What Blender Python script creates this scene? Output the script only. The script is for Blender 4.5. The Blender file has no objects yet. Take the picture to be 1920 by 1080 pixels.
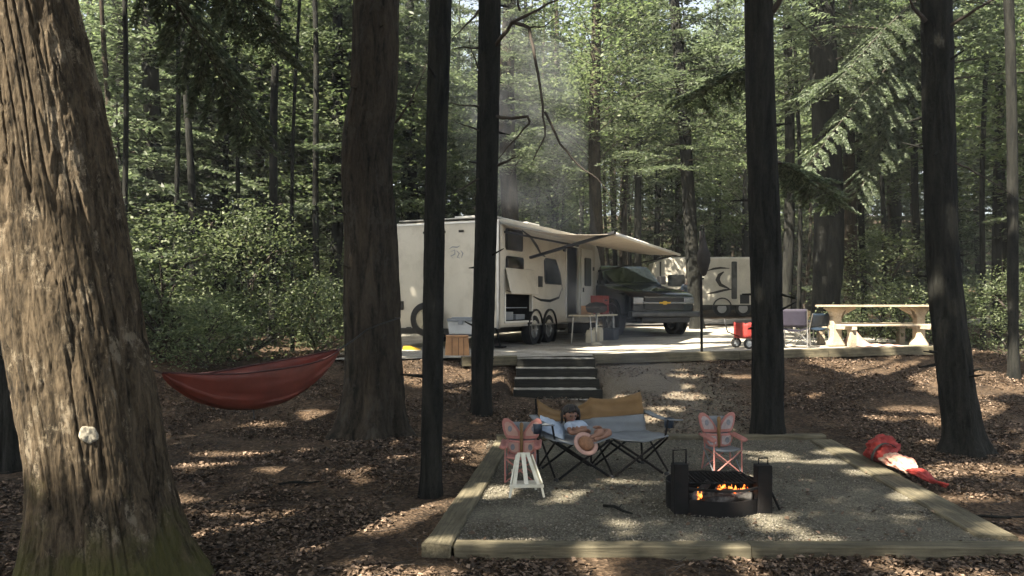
import bpy, math, random
import numpy as np
from mathutils import Vector, Matrix
R = math.radians
S = bpy.context.scene
C = S.collection
# ------------------------------------------------------------ camera, sky, sun, exposure
cd = bpy.data.cameras.new('camera'); cam = bpy.data.objects.new('camera', cd); C.objects.link(cam)
cam.location = (0, 0, 1.75); cam.rotation_euler = (R(90), 0, 0)
cd.sensor_width = 36; cd.lens = 28.125; cd.shift_y = 32/1920; cd.clip_end = 2000; cd.clip_start = .05
S.camera = cam
SUN = Vector((-.45, -.45, .77)).normalized()
W = bpy.data.worlds.new('World'); S.world = W; W.use_nodes = True
wn = W.node_tree.nodes; wl = W.node_tree.links
bg = wn['Background']; bg.inputs[1].default_value = .056
sky = wn.new('ShaderNodeTexSky'); sky.sky_type = 'NISHITA'; sky.sun_disc = False
sky.sun_elevation = math.asin(SUN.z); sky.sun_rotation = math.atan2(SUN.x, SUN.y)
sky.air_density = 1.0; sky.dust_density = 3.0; sky.ozone_density = 1.0
hs = wn.new('ShaderNodeHueSaturation'); hs.inputs['Saturation'].default_value = .7   # white balance of the shade
wl.new(sky.outputs[0], hs.inputs['Color']); wl.new(hs.outputs[0], bg.inputs[0])
sd = bpy.data.lights.new('sun', 'SUN'); sd.energy = 5.0; sd.angle = R(.5); sd.color = (1, .9, .74)
so = bpy.data.objects.new('sun', sd); C.objects.link(so)
so.rotation_euler = (-SUN).to_track_quat('-Z', 'Y').to_euler(); so.location = (-30, -30, 50)
S.view_settings.view_transform = 'Standard'; S.view_settings.look = 'None'
S.view_settings.exposure = 2.6; S.view_settings.gamma = 1
S.render.engine = 'CYCLES'; S.cycles.use_denoising = True
S.cycles.max_bounces = 6; S.cycles.diffuse_bounces = 3; S.cycles.glossy_bounces = 2
S.cycles.transmission_bounces = 3; S.cycles.transparent_max_bounces = 6; S.cycles.volume_bounces = 0
S.cycles.use_adaptive_sampling = True; S.cycles.adaptive_threshold = .02
S.cycles.caustics_reflective = False; S.cycles.caustics_refractive = False

rng = np.random.default_rng(7); random.seed(7)

# ------------------------------------------------------------ tagging
def tag(o, label=None, cat=None, group=None, kind=None):
    if label: o['label'] = label
    if cat: o['category'] = cat
    if group: o['group'] = group
    if kind: o['kind'] = kind
    return o
def empty(name, loc=(0, 0, 0), rz=0):
    o = bpy.data.objects.new(name, None); C.objects.link(o); o.location = loc; o.rotation_euler = (0, 0, rz)
    o.empty_display_size = .2
    return o
def link(name, me, mat, parent=None, smooth=False):
    o = bpy.data.objects.new(name, me); C.objects.link(o)
    for m in (mat if isinstance(mat, (list, tuple)) else [mat]):
        if m: me.materials.append(m)
    if parent: o.parent = parent
    if smooth: me.polygons.foreach_set('use_smooth', [True]*len(me.polygons))
    return o
def np_mesh(name, V, F):
    me = bpy.data.meshes.new(name)
    V = np.asarray(V, np.float32); F = np.asarray(F, np.int32)
    k = F.shape[1]
    me.vertices.add(len(V)); me.vertices.foreach_set('co', V.ravel())
    me.loops.add(F.size); me.loops.foreach_set('vertex_index', F.ravel())
    me.polygons.add(len(F)); me.polygons.foreach_set('loop_start', np.arange(0, F.size, k, dtype=np.int32))
    me.update(calc_edges=True)
    return me

class MB:
    def __init__(s): s.v = []; s.f = []; s.M = Matrix()
    def add(s, vs, fs):
        n = len(s.v); s.v += [tuple(s.M @ Vector(v)) for v in vs]; s.f += [tuple(i+n for i in f) for f in fs]; return s
    def box(s, x0, x1, y0, y1, z0, z1):
        return s.add([(x0,y0,z0),(x1,y0,z0),(x1,y1,z0),(x0,y1,z0),(x0,y0,z1),(x1,y0,z1),(x1,y1,z1),(x0,y1,z1)],
            [(3,2,1,0),(4,5,6,7),(0,1,5,4),(1,2,6,5),(2,3,7,6),(3,0,4,7)])
    def obox(s, c, a, b, h):   # centre, half vectors
        c, a, b, h = map(Vector, (c, a, b, h))
        return s.add([c-a-b-h, c+a-b-h, c+a+b-h, c-a+b-h, c-a-b+h, c+a-b+h, c+a+b+h, c-a+b+h],
            [(3,2,1,0),(4,5,6,7),(0,1,5,4),(1,2,6,5),(2,3,7,6),(3,0,4,7)])
    def beam(s, p, q, w, h):   # rectangular bar p..q, width w, height h
        p, q = Vector(p), Vector(q); d = (q-p); L = d.length/2; d.normalize()
        up = Vector((0,0,1)) if abs(d.z) < .95 else Vector((0,1,0))
        sd_ = d.cross(up).normalized(); up = sd_.cross(d)
        return s.obox((p+q)/2, d*L, sd_*w/2, up*h/2)
    def tube(s, pts, r, n=8, cap=True):
        pts = [Vector(p) for p in pts]; rs = r if isinstance(r, (list, tuple)) else [r]*len(pts)
        vs = []; prev = None
        for i, p in enumerate(pts):
            d = (pts[min(i+1, len(pts)-1)] - pts[max(i-1, 0)]).normalized()
            if prev is None:
                a = d.cross(Vector((0,0,1)));
                if a.length < .05: a = d.cross(Vector((0,1,0)))
            else: a = prev - d*prev.dot(d)
            a.normalize(); prev = a; b = d.cross(a)
            for k in range(n):
                t = 2*math.pi*k/n; vs.append(p + (a*math.cos(t)+b*math.sin(t))*rs[i])
        fs = [(i*n+k, i*n+(k+1)%n, (i+1)*n+(k+1)%n, (i+1)*n+k) for i in range(len(pts)-1) for k in range(n)]
        if cap: fs += [tuple(range(n))[::-1], tuple((len(pts)-1)*n+k for k in range(n))]
        return s.add(vs, fs)
    def prism(s, poly, axis, a, b):   # 2-D polygon swept along axis from a to b
        n = len(poly)
        def P(p, t):
            return (t, p[0], p[1]) if axis == 'x' else (p[0], t, p[1]) if axis == 'y' else (p[0], p[1], t)
        vs = [P(p, a) for p in poly] + [P(p, b) for p in poly]
        return s.add(vs, [tuple(range(n))[::-1], tuple(range(n, 2*n))] + [(i, (i+1)%n, n+(i+1)%n, n+i) for i in range(n)])
    def lathe(s, prof, c=(0,0,0), n=16, axis='z'):  # prof [(r,h)]
        vs = []
        for r, h in prof:
            for k in range(n):
                t = 2*math.pi*k/n; a, b = r*math.cos(t), r*math.sin(t)
                v = (a, b, h) if axis == 'z' else (a, h, b) if axis == 'y' else (h, a, b)
                vs.append((v[0]+c[0], v[1]+c[1], v[2]+c[2]))
        fs = [(i*n+k, i*n+(k+1)%n, (i+1)*n+(k+1)%n, (i+1)*n+k) for i in range(len(prof)-1) for k in range(n)]
        return s.add(vs, fs)
    def grid(s, fn, nu, nv):
        vs = [fn(i/nu, j/nv) for i in range(nu+1) for j in range(nv+1)]
        return s.add(vs, [(i*(nv+1)+j, (i+1)*(nv+1)+j, (i+1)*(nv+1)+j+1, i*(nv+1)+j+1) for i in range(nu) for j in range(nv)])
    def build(s, name, mat, parent=None, smooth=False, bevel=0, solid=0, sub=0):
        me = bpy.data.meshes.new(name); me.from_pydata(s.v, [], s.f); me.update()
        o = link(name, me, mat, parent, smooth)
        if solid: m = o.modifiers.new('s', 'SOLIDIFY'); m.thickness = solid; m.offset = 0
        if bevel: m = o.modifiers.new('b', 'BEVEL'); m.width = bevel; m.segments = 2; m.limit_method = 'ANGLE'
        if sub: m = o.modifiers.new('u', 'SUBSURF'); m.levels = m.render_levels = sub
        return o

# ------------------------------------------------------------ noise
def _h(ix, iy, iz, s):
    n = (ix*374761393 + iy*668265263 + iz*2147483647 + s*144665) & 0xffffffff
    n = ((n ^ (n >> 13)) * 1274126177) & 0xffffffff
    return ((n ^ (n >> 16)) & 0xffff) / 65535.0
def vnoise(x, y, z=0, s=0, wrapx=0):
    x, y, z = np.broadcast_arrays(np.asarray(x, float), np.asarray(y, float), np.asarray(z, float))
    xi, yi, zi = np.floor(x).astype(np.int64), np.floor(y).astype(np.int64), np.floor(z).astype(np.int64)
    fx, fy, fz = x-xi, y-yi, z-zi
    u, v, w = fx*fx*(3-2*fx), fy*fy*(3-2*fy), fz*fz*(3-2*fz)
    r = 0
    for a in (0, 1):
        X = xi+a
        if wrapx: X = X % wrapx
        for b in (0, 1):
            for c in (0, 1):
                r = r + _h(X, yi+b, zi+c, s)*(u if a else 1-u)*(v if b else 1-v)*(w if c else 1-w)
    return r*2-1
def sm(t):
    t = np.clip(t, 0, 1); return t*t*(3-2*t)

# ------------------------------------------------------------ materials
def nodes(name):
    m = bpy.data.materials.new(name); m.use_nodes = True
    n, l = m.node_tree.nodes, m.node_tree.links
    return m, n, l, n['Principled BSDF']
def ramp(n, stops):
    r = n.new('ShaderNodeValToRGB'); e = r.color_ramp.elements
    while len(e) < len(stops): e.new(.5)
    for el, (p, c) in zip(e, stops): el.position = p; el.color = (*c, 1) if len(c) == 3 else c
    return r
def noise(n, l, scale, detail=4, rough=.6, vec=None, sc=None, dist=0):
    t = n.new('ShaderNodeTexNoise'); t.inputs['Scale'].default_value = scale; t.inputs['Detail'].default_value = detail
    t.inputs['Roughness'].default_value = rough; t.inputs['Distortion'].default_value = dist
    if vec is None:
        vec = n.new('ShaderNodeTexCoord').outputs['Object']
    if sc:
        mp = n.new('ShaderNodeMapping'); mp.inputs['Scale'].default_value = sc; l.new(vec, mp.inputs[0]); vec = mp.outputs[0]
    l.new(vec, t.inputs['Vector']); return t
def simple(name, col, rough=.7, metal=0, var=.25, vs=6, bump=0, bs=40, spec=.5, coat=0, dirt=None):
    m, n, l, b = nodes(name)
    t = noise(n, l, vs, 6)
    c2 = tuple(c*(1-var) for c in col); c3 = tuple(min(1, c*(1+var*.6)) for c in col)
    r = ramp(n, [(.3, c2), (.7, c3)]); l.new(t.outputs[0], r.inputs[0])
    out = r.outputs[0]
    if dirt:
        t2 = noise(n, l, 2.5, 8, .7); r2 = ramp(n, [(.48, (0,0,0)), (.72, (1,1,1))]); l.new(t2.outputs[0], r2.inputs[0])
        mx = n.new('ShaderNodeMixRGB'); l.new(r2.outputs[0], mx.inputs[0]); l.new(out, mx.inputs[1]); mx.inputs[2].default_value = (*dirt, 1); out = mx.outputs[0]
    l.new(out, b.inputs['Base Color'])
    b.inputs['Roughness'].default_value = rough; b.inputs['Metallic'].default_value = metal
    b.inputs['Specular IOR Level'].default_value = spec; b.inputs['Coat Weight'].default_value = coat
    if bump:
        t3 = noise(n, l, bs, 5); bp = n.new('ShaderNodeBump'); bp.inputs['Strength'].default_value = bump; bp.inputs['Distance'].default_value = .01
        l.new(t3.outputs[0], bp.inputs['Height']); l.new(bp.outputs[0], b.inputs['Normal'])
    return m
def bark(name, dark, light, patch=None, moss=None, freq=9, strength=1.0):
    m, n, l, b = nodes(name)
    tc = n.new('ShaderNodeTexCoord').outputs['Object']
    t = noise(n, l, freq, 8, .65, tc, (1, 1, .16), .6)
    t2 = noise(n, l, freq*4, 6, .7, tc, (1, 1, .4))
    mxv = n.new('ShaderNodeMath'); mxv.operation = 'MULTIPLY_ADD'; l.new(t2.outputs[0], mxv.inputs[0]); mxv.inputs[1].default_value = .45; l.new(t.outputs[0], mxv.inputs[2])
    r = ramp(n, [(.55, dark), (.72, tuple((a+c)/2 for a, c in zip(dark, light))), (.9, light)]); l.new(mxv.outputs[0], r.inputs[0])
    out = r.outputs[0]
    def over(out, mask, col):
        mx = n.new('ShaderNodeMixRGB'); l.new(mask, mx.inputs[0]); l.new(out, mx.inputs[1]); mx.inputs[2].default_value = (*col, 1); return mx.outputs[0]
    if patch:
        p = noise(n, l, 5.5, 10, .8, tc, (1, 1, .6)); rp = ramp(n, [(.55, (0,0,0)), (.60, (.75,.75,.75))]); l.new(p.outputs[0], rp.inputs[0])
        out = over(out, rp.outputs[0], patch)
    if moss:
        p = noise(n, l, 2.2, 7, .7, tc); sx = n.new('ShaderNodeSeparateXYZ'); l.new(tc, sx.inputs[0])
        mr = n.new('ShaderNodeMapRange'); mr.inputs['From Min'].default_value = 1.55; mr.inputs['From Max'].default_value = -.1
        mr.inputs['To Min'].default_value = -.42; mr.inputs['To Max'].default_value = .25; l.new(sx.outputs[2], mr.inputs['Value'])
        ad = n.new('ShaderNodeMath'); l.new(p.outputs[0], ad.inputs[0]); l.new(mr.outputs[0], ad.inputs[1])
        rp = ramp(n, [(.42, (0,0,0)), (.62, (.85,.85,.85))]); l.new(ad.outputs[0], rp.inputs[0]); out = over(out, rp.outputs[0], moss)
    l.new(out, b.inputs['Base Color']); b.inputs['Roughness'].default_value = .95; b.inputs['Specular IOR Level'].default_value = .15
    bp = n.new('ShaderNodeBump'); bp.inputs['Strength'].default_value = strength; bp.inputs['Distance'].default_value = .03
    l.new(mxv.outputs[0], bp.inputs['Height']); l.new(bp.outputs[0], b.inputs['Normal'])
    return m
def leafmat(name, cols, trans=.45, rough=.5):
    m, n, l, b = nodes(name); n.remove(b)
    g = n.new('ShaderNodeNewGeometry'); r = ramp(n, [(i/(len(cols)-1), c) for i, c in enumerate(cols)]); l.new(g.outputs['Random Per Island'], r.inputs[0])
    oi = n.new('ShaderNodeObjectInfo'); hs = n.new('ShaderNodeHueSaturation')
    mr = n.new('ShaderNodeMapRange'); mr.inputs['To Min'].default_value = .7; mr.inputs['To Max'].default_value = 1.35; l.new(oi.outputs['Random'], mr.inputs['Value'])
    l.new(mr.outputs[0], hs.inputs['Value']); l.new(r.outputs[0], hs.inputs['Color'])
    pb = n.new('ShaderNodeBsdfPrincipled'); pb.inputs['Roughness'].default_value = rough; pb.inputs['Specular IOR Level'].default_value = .35
    tr = n.new('ShaderNodeBsdfTranslucent'); mx = n.new('ShaderNodeMixShader'); mx.inputs[0].default_value = trans
    br = n.new('ShaderNodeMixRGB'); br.blend_type = 'MULTIPLY'; br.inputs[0].default_value = 1; br.inputs[2].default_value = (1.2, 1.28, .98, 1)
    l.new(hs.outputs[0], pb.inputs['Base Color']); l.new(hs.outputs[0], br.inputs[1]); l.new(br.outputs[0], tr.inputs[0])
    l.new(pb.outputs[0], mx.inputs[1]); l.new(tr.outputs[0], mx.inputs[2]); l.new(mx.outputs[0], n['Material Output'].inputs[0])
    return m
def litter(name, base):   # loose leaves / stones, colour per piece
    m, n, l, b = nodes(name); g = n.new('ShaderNodeNewGeometry')
    r = ramp(n, [(i/(len(base)-1), c) for i, c in enumerate(base)]); l.new(g.outputs['Random Per Island'], r.inputs[0])
    l.new(r.outputs[0], b.inputs['Base Color']); b.inputs['Roughness'].default_value = .75; b.inputs['Specular IOR Level'].default_value = .25
    return m
def glass(name, col=(.01, .013, .015), rough=.06):
    m, n, l, b = nodes(name); b.inputs['Base Color'].default_value = (*col, 1); b.inputs['Roughness'].default_value = rough
    b.inputs['Specular IOR Level'].default_value = .5; return m

M = {}
M['bark_big'] = bark('bark_grey_brown', (.012,.010,.007), (.118,.090,.058), (.21,.175,.125), (.062,.060,.020), 16, 1)
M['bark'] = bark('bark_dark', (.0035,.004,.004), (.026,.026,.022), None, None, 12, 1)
M['bark_mid'] = bark('bark_brown', (.006,.006,.005), (.058,.047,.034), (.05,.046,.038), None, 9, 1)
M['bark_far'] = bark('bark_far', (.014,.012,.009), (.06,.048,.037), None, None, 6, .7)
M['twig'] = simple('dead_twig', (.045,.036,.028), .9)
M['hemlock'] = leafmat('hemlock_needles', [(.040,.053,.036), (.068,.088,.056), (.108,.132,.086), (.16,.187,.128)], .45)
M['broad'] = leafmat('broad_leaves', [(.062,.088,.046), (.10,.133,.068), (.15,.185,.098), (.215,.24,.15)], .5)
M['shrub'] = leafmat('shrub_leaves', [(.055,.075,.04), (.10,.125,.065), (.17,.195,.11)], .45)
M['canopy'] = leafmat('canopy_leaves', [(.04,.07,.02), (.08,.12,.04)], .4)
M['litter'] = litter('dry_leaves', [(.026,.019,.013), (.056,.038,.025), (.092,.063,.042), (.14,.098,.068), (.25,.18,.13)])
M['stone'] = litter('gravel_stones', [(.06,.055,.045), (.11,.10,.08), (.16,.145,.115), (.24,.22,.18)])
# ------------------------------------------------------------ terrain
def P(px, py, Y): return Vector(((px-960)*Y/1500, Y, 1.75-(py-572)*Y/1500))
def edgeY(x): return 14.57+.238*np.clip(x, -6, 9.4)
def upz(x, y):
    return (.8+.07*np.clip((x-2)/6, 0, 1)+.018*np.maximum(0, y-17)+.02*np.maximum(0, y-32)+.16*np.maximum(0, y-50)
            - .32*sm((x-9.4)/1.6)*(1-sm((y-22)/8)))
def ground(x, y):
    x = np.asarray(x, float); y = np.asarray(y, float)
    low = -.075+.075*sm((y-5.2)/4.5)
    low = low - .02*np.maximum(0, -x-3)*0
    e = edgeY(x); up = upz(x, y)
    onpad = sm((x+1.6)/.9)*(1-sm((x-9.2)/.5))          # where the timber retains the upper level
    top = upz(x, e) - .03 - .14*onpad
    y0 = 10.75+.5*sm(1-np.abs(x-.8)/1.6)
    t = np.clip((y-y0)/(e-y0), 0, 1); t = .6*t+.4*sm(t)
    z = low*(1-t)+top*t
    up2 = up - .035
    k = sm((y-e)/.16)*onpad + (1-onpad)*sm((y-e+.6)/1.6)
    z = z*(1-k)+up2*k
    # cut for the timber steps
    st = .18+(.15/.35)*(y-13.0)
    cut = sm((x+.15)/.22)*(1-sm((x-1.45)/.22))*sm((y-12.75)/.15)*(1-sm((y-14.75)/.1))
    z = np.minimum(z, z*(1-cut)+(st-.28)*cut)
    # hollow under the lower pad
    pad = sm((x+.55)/.1)*(1-sm((x-3.75)/.1))*sm((y-5.8)/.1)*(1-sm((y-10.4)/.1))
    z = z*(1-pad)+(-.07)*pad
    bump = (vnoise(x*1.3, y*1.3, 0, 3)*.035+vnoise(x*4, y*4, 0, 4)*.014+vnoise(x*.35, y*.35, 0, 5)*.05*sm((np.abs(x-1.5)-4)/6))
    pads = pad + sm((y-e+.05)/.1)*(1-sm((x-9.3)/.3))*sm((x+3)/.6)*(1-sm((y-30)/3))
    return z+bump*np.clip(1-pads, 0, 1)
def gz(x, y): return float(ground(x, y))

xs = np.unique(np.concatenate([np.linspace(-300,-20,15), np.linspace(-20,-7,40), np.arange(-7,11.5,.1), np.linspace(11.5,24,36), np.linspace(24,300,15)]))
ys = np.unique(np.concatenate([np.linspace(-60,2,14), np.arange(2,18.5,.1), np.linspace(18.5,34,50), np.linspace(34,110,40), np.linspace(110,400,10)]))
XX, YY = np.meshgrid(xs, ys, indexing='ij'); ZZ = ground(XX, np.minimum(YY, 130))
V = np.stack([XX, YY, ZZ], -1).reshape(-1, 3); nx, ny = len(xs), len(ys)
ii, jj = np.meshgrid(np.arange(nx-1), np.arange(ny-1), indexing='ij'); b0 = (ii*ny+jj).ravel()
F = np.stack([b0, b0+ny, b0+ny+1, b0+1], -1)
def forest_floor():
    m, n, l, b = nodes('forest_floor'); tc = n.new('ShaderNodeTexCoord').outputs['Object']
    v = n.new('ShaderNodeTexVoronoi'); v.inputs['Scale'].default_value = 30; v.inputs['Randomness'].default_value = 1; l.new(tc, v.inputs[0])
    r = ramp(n, [(0, (.030,.021,.014)), (.45, (.066,.046,.030)), (.8, (.11,.078,.052)), (1, (.18,.13,.09))]); l.new(v.outputs['Color'], r.inputs[0])
    t = noise(n, l, 1.1, 7, .65, tc); rr = ramp(n, [(.35, (.45,.45,.45)), (.65, (1.2,1.15,1.1))]); l.new(t.outputs[0], rr.inputs[0])
    mx = n.new('ShaderNodeMixRGB'); mx.blend_type = 'MULTIPLY'; mx.inputs[0].default_value = 1; l.new(r.outputs[0], mx.inputs[1]); l.new(rr.outputs[0], mx.inputs[2])
    # gravelly washed strip between the steps and the lower pad
    sx = n.new('ShaderNodeSeparateXYZ'); l.new(tc, sx.inputs[0])
    def rng_(o, a, c, out=(0, 1)):
        q = n.new('ShaderNodeMapRange'); q.interpolation_type = 'SMOOTHSTEP'; q.inputs[1].default_value = a; q.inputs[2].default_value = c; q.inputs[3].default_value, q.inputs[4].default_value = out; l.new(o, q.inputs[0]); return q.outputs[0]
    def mul(a, c):
        q = n.new('ShaderNodeMath'); q.operation = 'MULTIPLY'; l.new(a, q.inputs[0]); l.new(c, q.inputs[1]); return q.outputs[0]
    nn = noise(n, l, 2.2, 5, .6, tc)
    dx = n.new('ShaderNodeMath'); dx.operation = 'MULTIPLY_ADD'; l.new(nn.outputs[0], dx.inputs[0]); dx.inputs[1].default_value = 1.6; l.new(sx.outputs[0], dx.inputs[2])
    mk = mul(mul(rng_(dx.outputs[0], 1.6, 2.1), rng_(dx.outputs[0], 3.9, 4.9, (1, 0))), mul(rng_(sx.outputs[1], 10.2, 10.6), rng_(sx.outputs[1], 15.6, 16.2, (1, 0))))
    g = noise(n, l, 55, 5, .7, tc); gr = ramp(n, [(.3, (.085,.07,.05)), (.55, (.16,.135,.10)), (.75, (.25,.215,.165))]); l.new(g.outputs[0], gr.inputs[0])
    m2 = n.new('ShaderNodeMixRGB'); l.new(mk, m2.inputs[0]); l.new(mx.outputs[0], m2.inputs[1]); l.new(gr.outputs[0], m2.inputs[2])
    l.new(m2.outputs[0], b.inputs['Base Color']); b.inputs['Roughness'].default_value = .9; b.inputs['Specular IOR Level'].default_value = .15
    bp = n.new('ShaderNodeBump'); bp.inputs['Strength'].default_value = .9; bp.inputs['Distance'].default_value = .03; l.new(v.outputs['Distance'], bp.inputs['Height']); l.new(bp.outputs[0], b.inputs['Normal'])
    return m
M['floor'] = forest_floor()
def gravelmat(name, a, b_, c, sc=70):
    m, n, l, b = nodes(name); tc = n.new('ShaderNodeTexCoord').outputs['Object']
    v = n.new('ShaderNodeTexVoronoi'); v.inputs['Scale'].default_value = sc; l.new(tc, v.inputs[0])
    r = ramp(n, [(0, a), (.5, b_), (1, c)]); l.new(v.outputs['Color'], r.inputs[0])
    t = noise(n, l, 1.4, 8, .7, tc); rr = ramp(n, [(.35, (.6,.58,.54)), (.65, (1.15,1.15,1.12))]); l.new(t.outputs[0], rr.inputs[0])
    mx = n.new('ShaderNodeMixRGB'); mx.blend_type = 'MULTIPLY'; mx.inputs[0].default_value = 1; l.new(r.outputs[0], mx.inputs[1]); l.new(rr.outputs[0], mx.inputs[2])
    l.new(mx.outputs[0], b.inputs['Base Color']); b.inputs['Roughness'].default_value = .9; b.inputs['Specular IOR Level'].default_value = .2
    bp = n.new('ShaderNodeBump'); bp.inputs['Strength'].default_value = .8; bp.inputs['Distance'].default_value = .012; l.new(v.outputs['Distance'], bp.inputs['Height']); l.new(bp.outputs[0], b.inputs['Normal'])
    return m
M['gravel'] = gravelmat('grey_gravel', (.072,.066,.050), (.122,.112,.086), (.205,.19,.15))
M['pale'] = gravelmat('pale_gravel', (.24,.22,.19), (.36,.34,.30), (.48,.46,.42), 50)
tag(link('forest_ground', np_mesh('forest_ground', V, F), M['floor'], None, True), kind='structure')
# lower gravel pad
cl = ((-.60,5.78),(3.68,5.78),(4.02,10.45),(-.15,10.45))
def padpt(u, v):
    a = Vector(cl[0]).lerp(Vector(cl[1]), u); c = Vector(cl[3]).lerp(Vector(cl[2]), u); p = a.lerp(c, v)
    return (p.x, p.y, float(vnoise(p.x*1.5, p.y*1.5, 0, 9))*.012+float(vnoise(p.x*9, p.y*9, 0, 10))*.005-.005)
tag(MB().grid(padpt, 90, 90).build('gravel_pad', M['gravel'], None, True), kind='structure')
def upt(u, v):
    x = -3.4+12.6*u; y = float(edgeY(x))+.1+v*(27-float(edgeY(x))); return (x, y, float(upz(x, y))+.004*float(vnoise(x*5, y*5)))
tag(MB().grid(upt, 60, 60).build('campsite_pad', M['pale'], None, True), kind='structure')
# asphalt loop road behind the vehicles
def rpt(u, v):
    x = 1+24*u; y = 28.3+v*4.5; return (x, y, float(upz(x, y))+.02)
M['asphalt'] = simple('asphalt', (.11,.105,.098), .9, var=.3, vs=3, bump=.5, bs=120)
tag(MB().grid(rpt, 40, 8).build('campground_road', M['asphalt'], None, True), kind='structure')

# ------------------------------------------------------------ timbers
def woodmat(name, a, b_, sc=(.7, 14, 14)):
    m, n, l, b = nodes(name); tc = n.new('ShaderNodeTexCoord').outputs['Object']
    t = noise(n, l, 3, 8, .65, tc, sc, .5); r = ramp(n, [(.32, a), (.68, b_)]); l.new(t.outputs[0], r.inputs[0])
    t2 = noise(n, l, 1.7, 6, .7, tc); r2 = ramp(n, [(.35, (.55,.55,.55)), (.62, (1.1,1.1,1.1))]); l.new(t2.outputs[0], r2.inputs[0])
    mx = n.new('ShaderNodeMixRGB'); mx.blend_type = 'MULTIPLY'; mx.inputs[0].default_value = 1; l.new(r.outputs[0], mx.inputs[1]); l.new(r2.outputs[0], mx.inputs[2])
    l.new(mx.outputs[0], b.inputs['Base Color']); b.inputs['Roughness'].default_value = .85; b.inputs['Specular IOR Level'].default_value = .25
    bp = n.new('ShaderNodeBump'); bp.inputs['Strength'].default_value = .6; bp.inputs['Distance'].default_value = .008; l.new(t.outputs[0], bp.inputs['Height']); l.new(bp.outputs[0], b.inputs['Normal'])
    return m
M['timber'] = woodmat('weathered_timber', (.06,.053,.034), (.18,.158,.105))
M['timber_dark'] = woodmat('dark_timber', (.012,.013,.012), (.04,.038,.030))
def timber(p, q, w, h, label, group, name='landscape_timber', mat='timber', seg=None):
    p, q = Vector(p), Vector(q); L = (q-p).length; o = empty(name, (p+q)/2); d = (q-p).normalized()
    o.rotation_euler = (0, -math.asin(d.z), math.atan2(d.y, d.x))
    n = max(2, int(L/.12)); mb = MB(); vs = []
    sd_ = random.random()*100
    for i in range(n+1):
        x = -L/2+L*i/n
        for (yy, zz) in ((-w/2,-h/2),(w/2,-h/2),(w/2,h/2-.012),(w/2-.014,h/2),(-w/2+.014,h/2),(-w/2,h/2-.012)):
            k = float(vnoise(x*3+sd_, yy*9, zz*9, 2)); vs.append((x+(k*.02 if i in (0, n) else 0), yy+k*.007, zz+k*.006))
    fs = [(i*6+k, i*6+(k+1)%6, (i+1)*6+(k+1)%6, (i+1)*6+k) for i in range(n) for k in range(6)]+[tuple(range(6))[::-1], tuple(n*6+k for k in range(6))]
    me = bpy.data.meshes.new(name); me.from_pydata(vs, [], [f[::-1] for f in fs]); me.update()
    me.materials.append(M[mat]); C.objects.unlink(o); bpy.data.objects.remove(o)
    o = bpy.data.objects.new(name, me); C.objects.link(o); o.location = (p+q)/2; o.rotation_euler = (0, -math.asin(d.z), math.atan2(d.y, d.x))
    return tag(o, label, 'timber', group)
G1 = 'timbers framing the lower gravel pad'
zt = -.05
timber((-.42,5.80,zt),(1.72,5.80,zt),.15,.15,'long grey-brown timber edging the pad between its near corner and the fire ring', G1)
timber((1.73,5.81,zt-.004),(3.75,5.80,zt-.004),.15,.15,'weathered timber edging the pad front with a rotten dark end at the corner', G1)
timber((-.545,5.74,zt+.01),(-.345,7.75,zt+.01),.21,.15,'wide worn plank-like timber running from the near corner towards the white toy chair', G1)
timber((-.34,7.76,zt),(-.11,10.2,zt),.21,.15,'worn timber along the pad side behind the pink chair by the steps', G1)
timber((3.64,6.0,zt),(3.80,8.1,zt),.29,.15,'broad flat timber sloping beside the trampled leaf litter, near front corner', G1)
timber((3.81,8.12,zt),(3.98,10.3,zt),.29,.15,'broad timber along which the red and cream bag lies', G1)
timber((-.2,10.45,zt+.03),(1.95,10.48,zt+.03),.16,.15,'timber closing the pad behind the orange-backed loveseat', G1)
timber((1.97,10.48,zt+.03),(4.1,10.5,zt+.03),.16,.15,'timber closing the pad behind the lone butterfly chair', G1)
G2 = 'timber edging of the upper level'
def up_t(x0, x1, label, dz=0):
    a = Vector((x0, float(edgeY(x0)), float(upz(x0, edgeY(x0)))-.055+dz)); c = Vector((x1, float(edgeY(x1)), float(upz(x1, edgeY(x1)))-.055+dz))
    return timber(a, c, .16, .17, label, G2)
up_t(-.9, .08, 'short retaining timber between the dark trunk and the head of the steps')
up_t(1.52, 4.4, 'retaining timber below the truck, from the steps to the lantern pole and on')
up_t(4.41, 6.3, 'retaining timber partly hidden behind the thick dark straight trunk')
up_t(6.31, 8.9, 'sunlit retaining timber directly below the picnic table')
a = Vector((8.93, 16.7, .62)); timber(a, a+Vector((.85, .25, 0)), .2, .34, 'tall grey end timber at the corner past the leaning dark trunk', G2)
G3 = 'risers of the timber steps'
for k, nm in enumerate(['topmost dark step timber, level with the trailer ground', 'second dark step timber from the top', 'third dark step timber from the top', 'fourth dark step timber, just above the orange backrest', 'lowest dark step timber behind the loveseat back']):
    z = .78-.15*k; y = 14.42-.35*k; x0 = .09-.02*k
    timber((x0, y+.09, z-.09), (1.5, y+.09, z-.09), .18, .18, nm, G3, 'step_timber', 'timber_dark')
    MBt = MB().grid(lambda u, v: (x0+.0+u*1.40, y+.005+v*.345, z+.004+.004*math.sin(u*40)*math.cos(v*9)), 12, 3)
    tag(MBt.build('step_tread', M['pale'], None, True), kind='structure')
timber((-.2,12.65,.09),(1.2,12.6,.09),.2,.17,'lower grey landing timber above the pink butterfly chair', G3, 'step_timber', 'timber_dark')
timber((-.3,11.9,-.01),(1.1,11.85,-.01),.2,.17,'bottom landing timber just behind the pink butterfly chair', G3, 'step_timber', 'timber')

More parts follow.
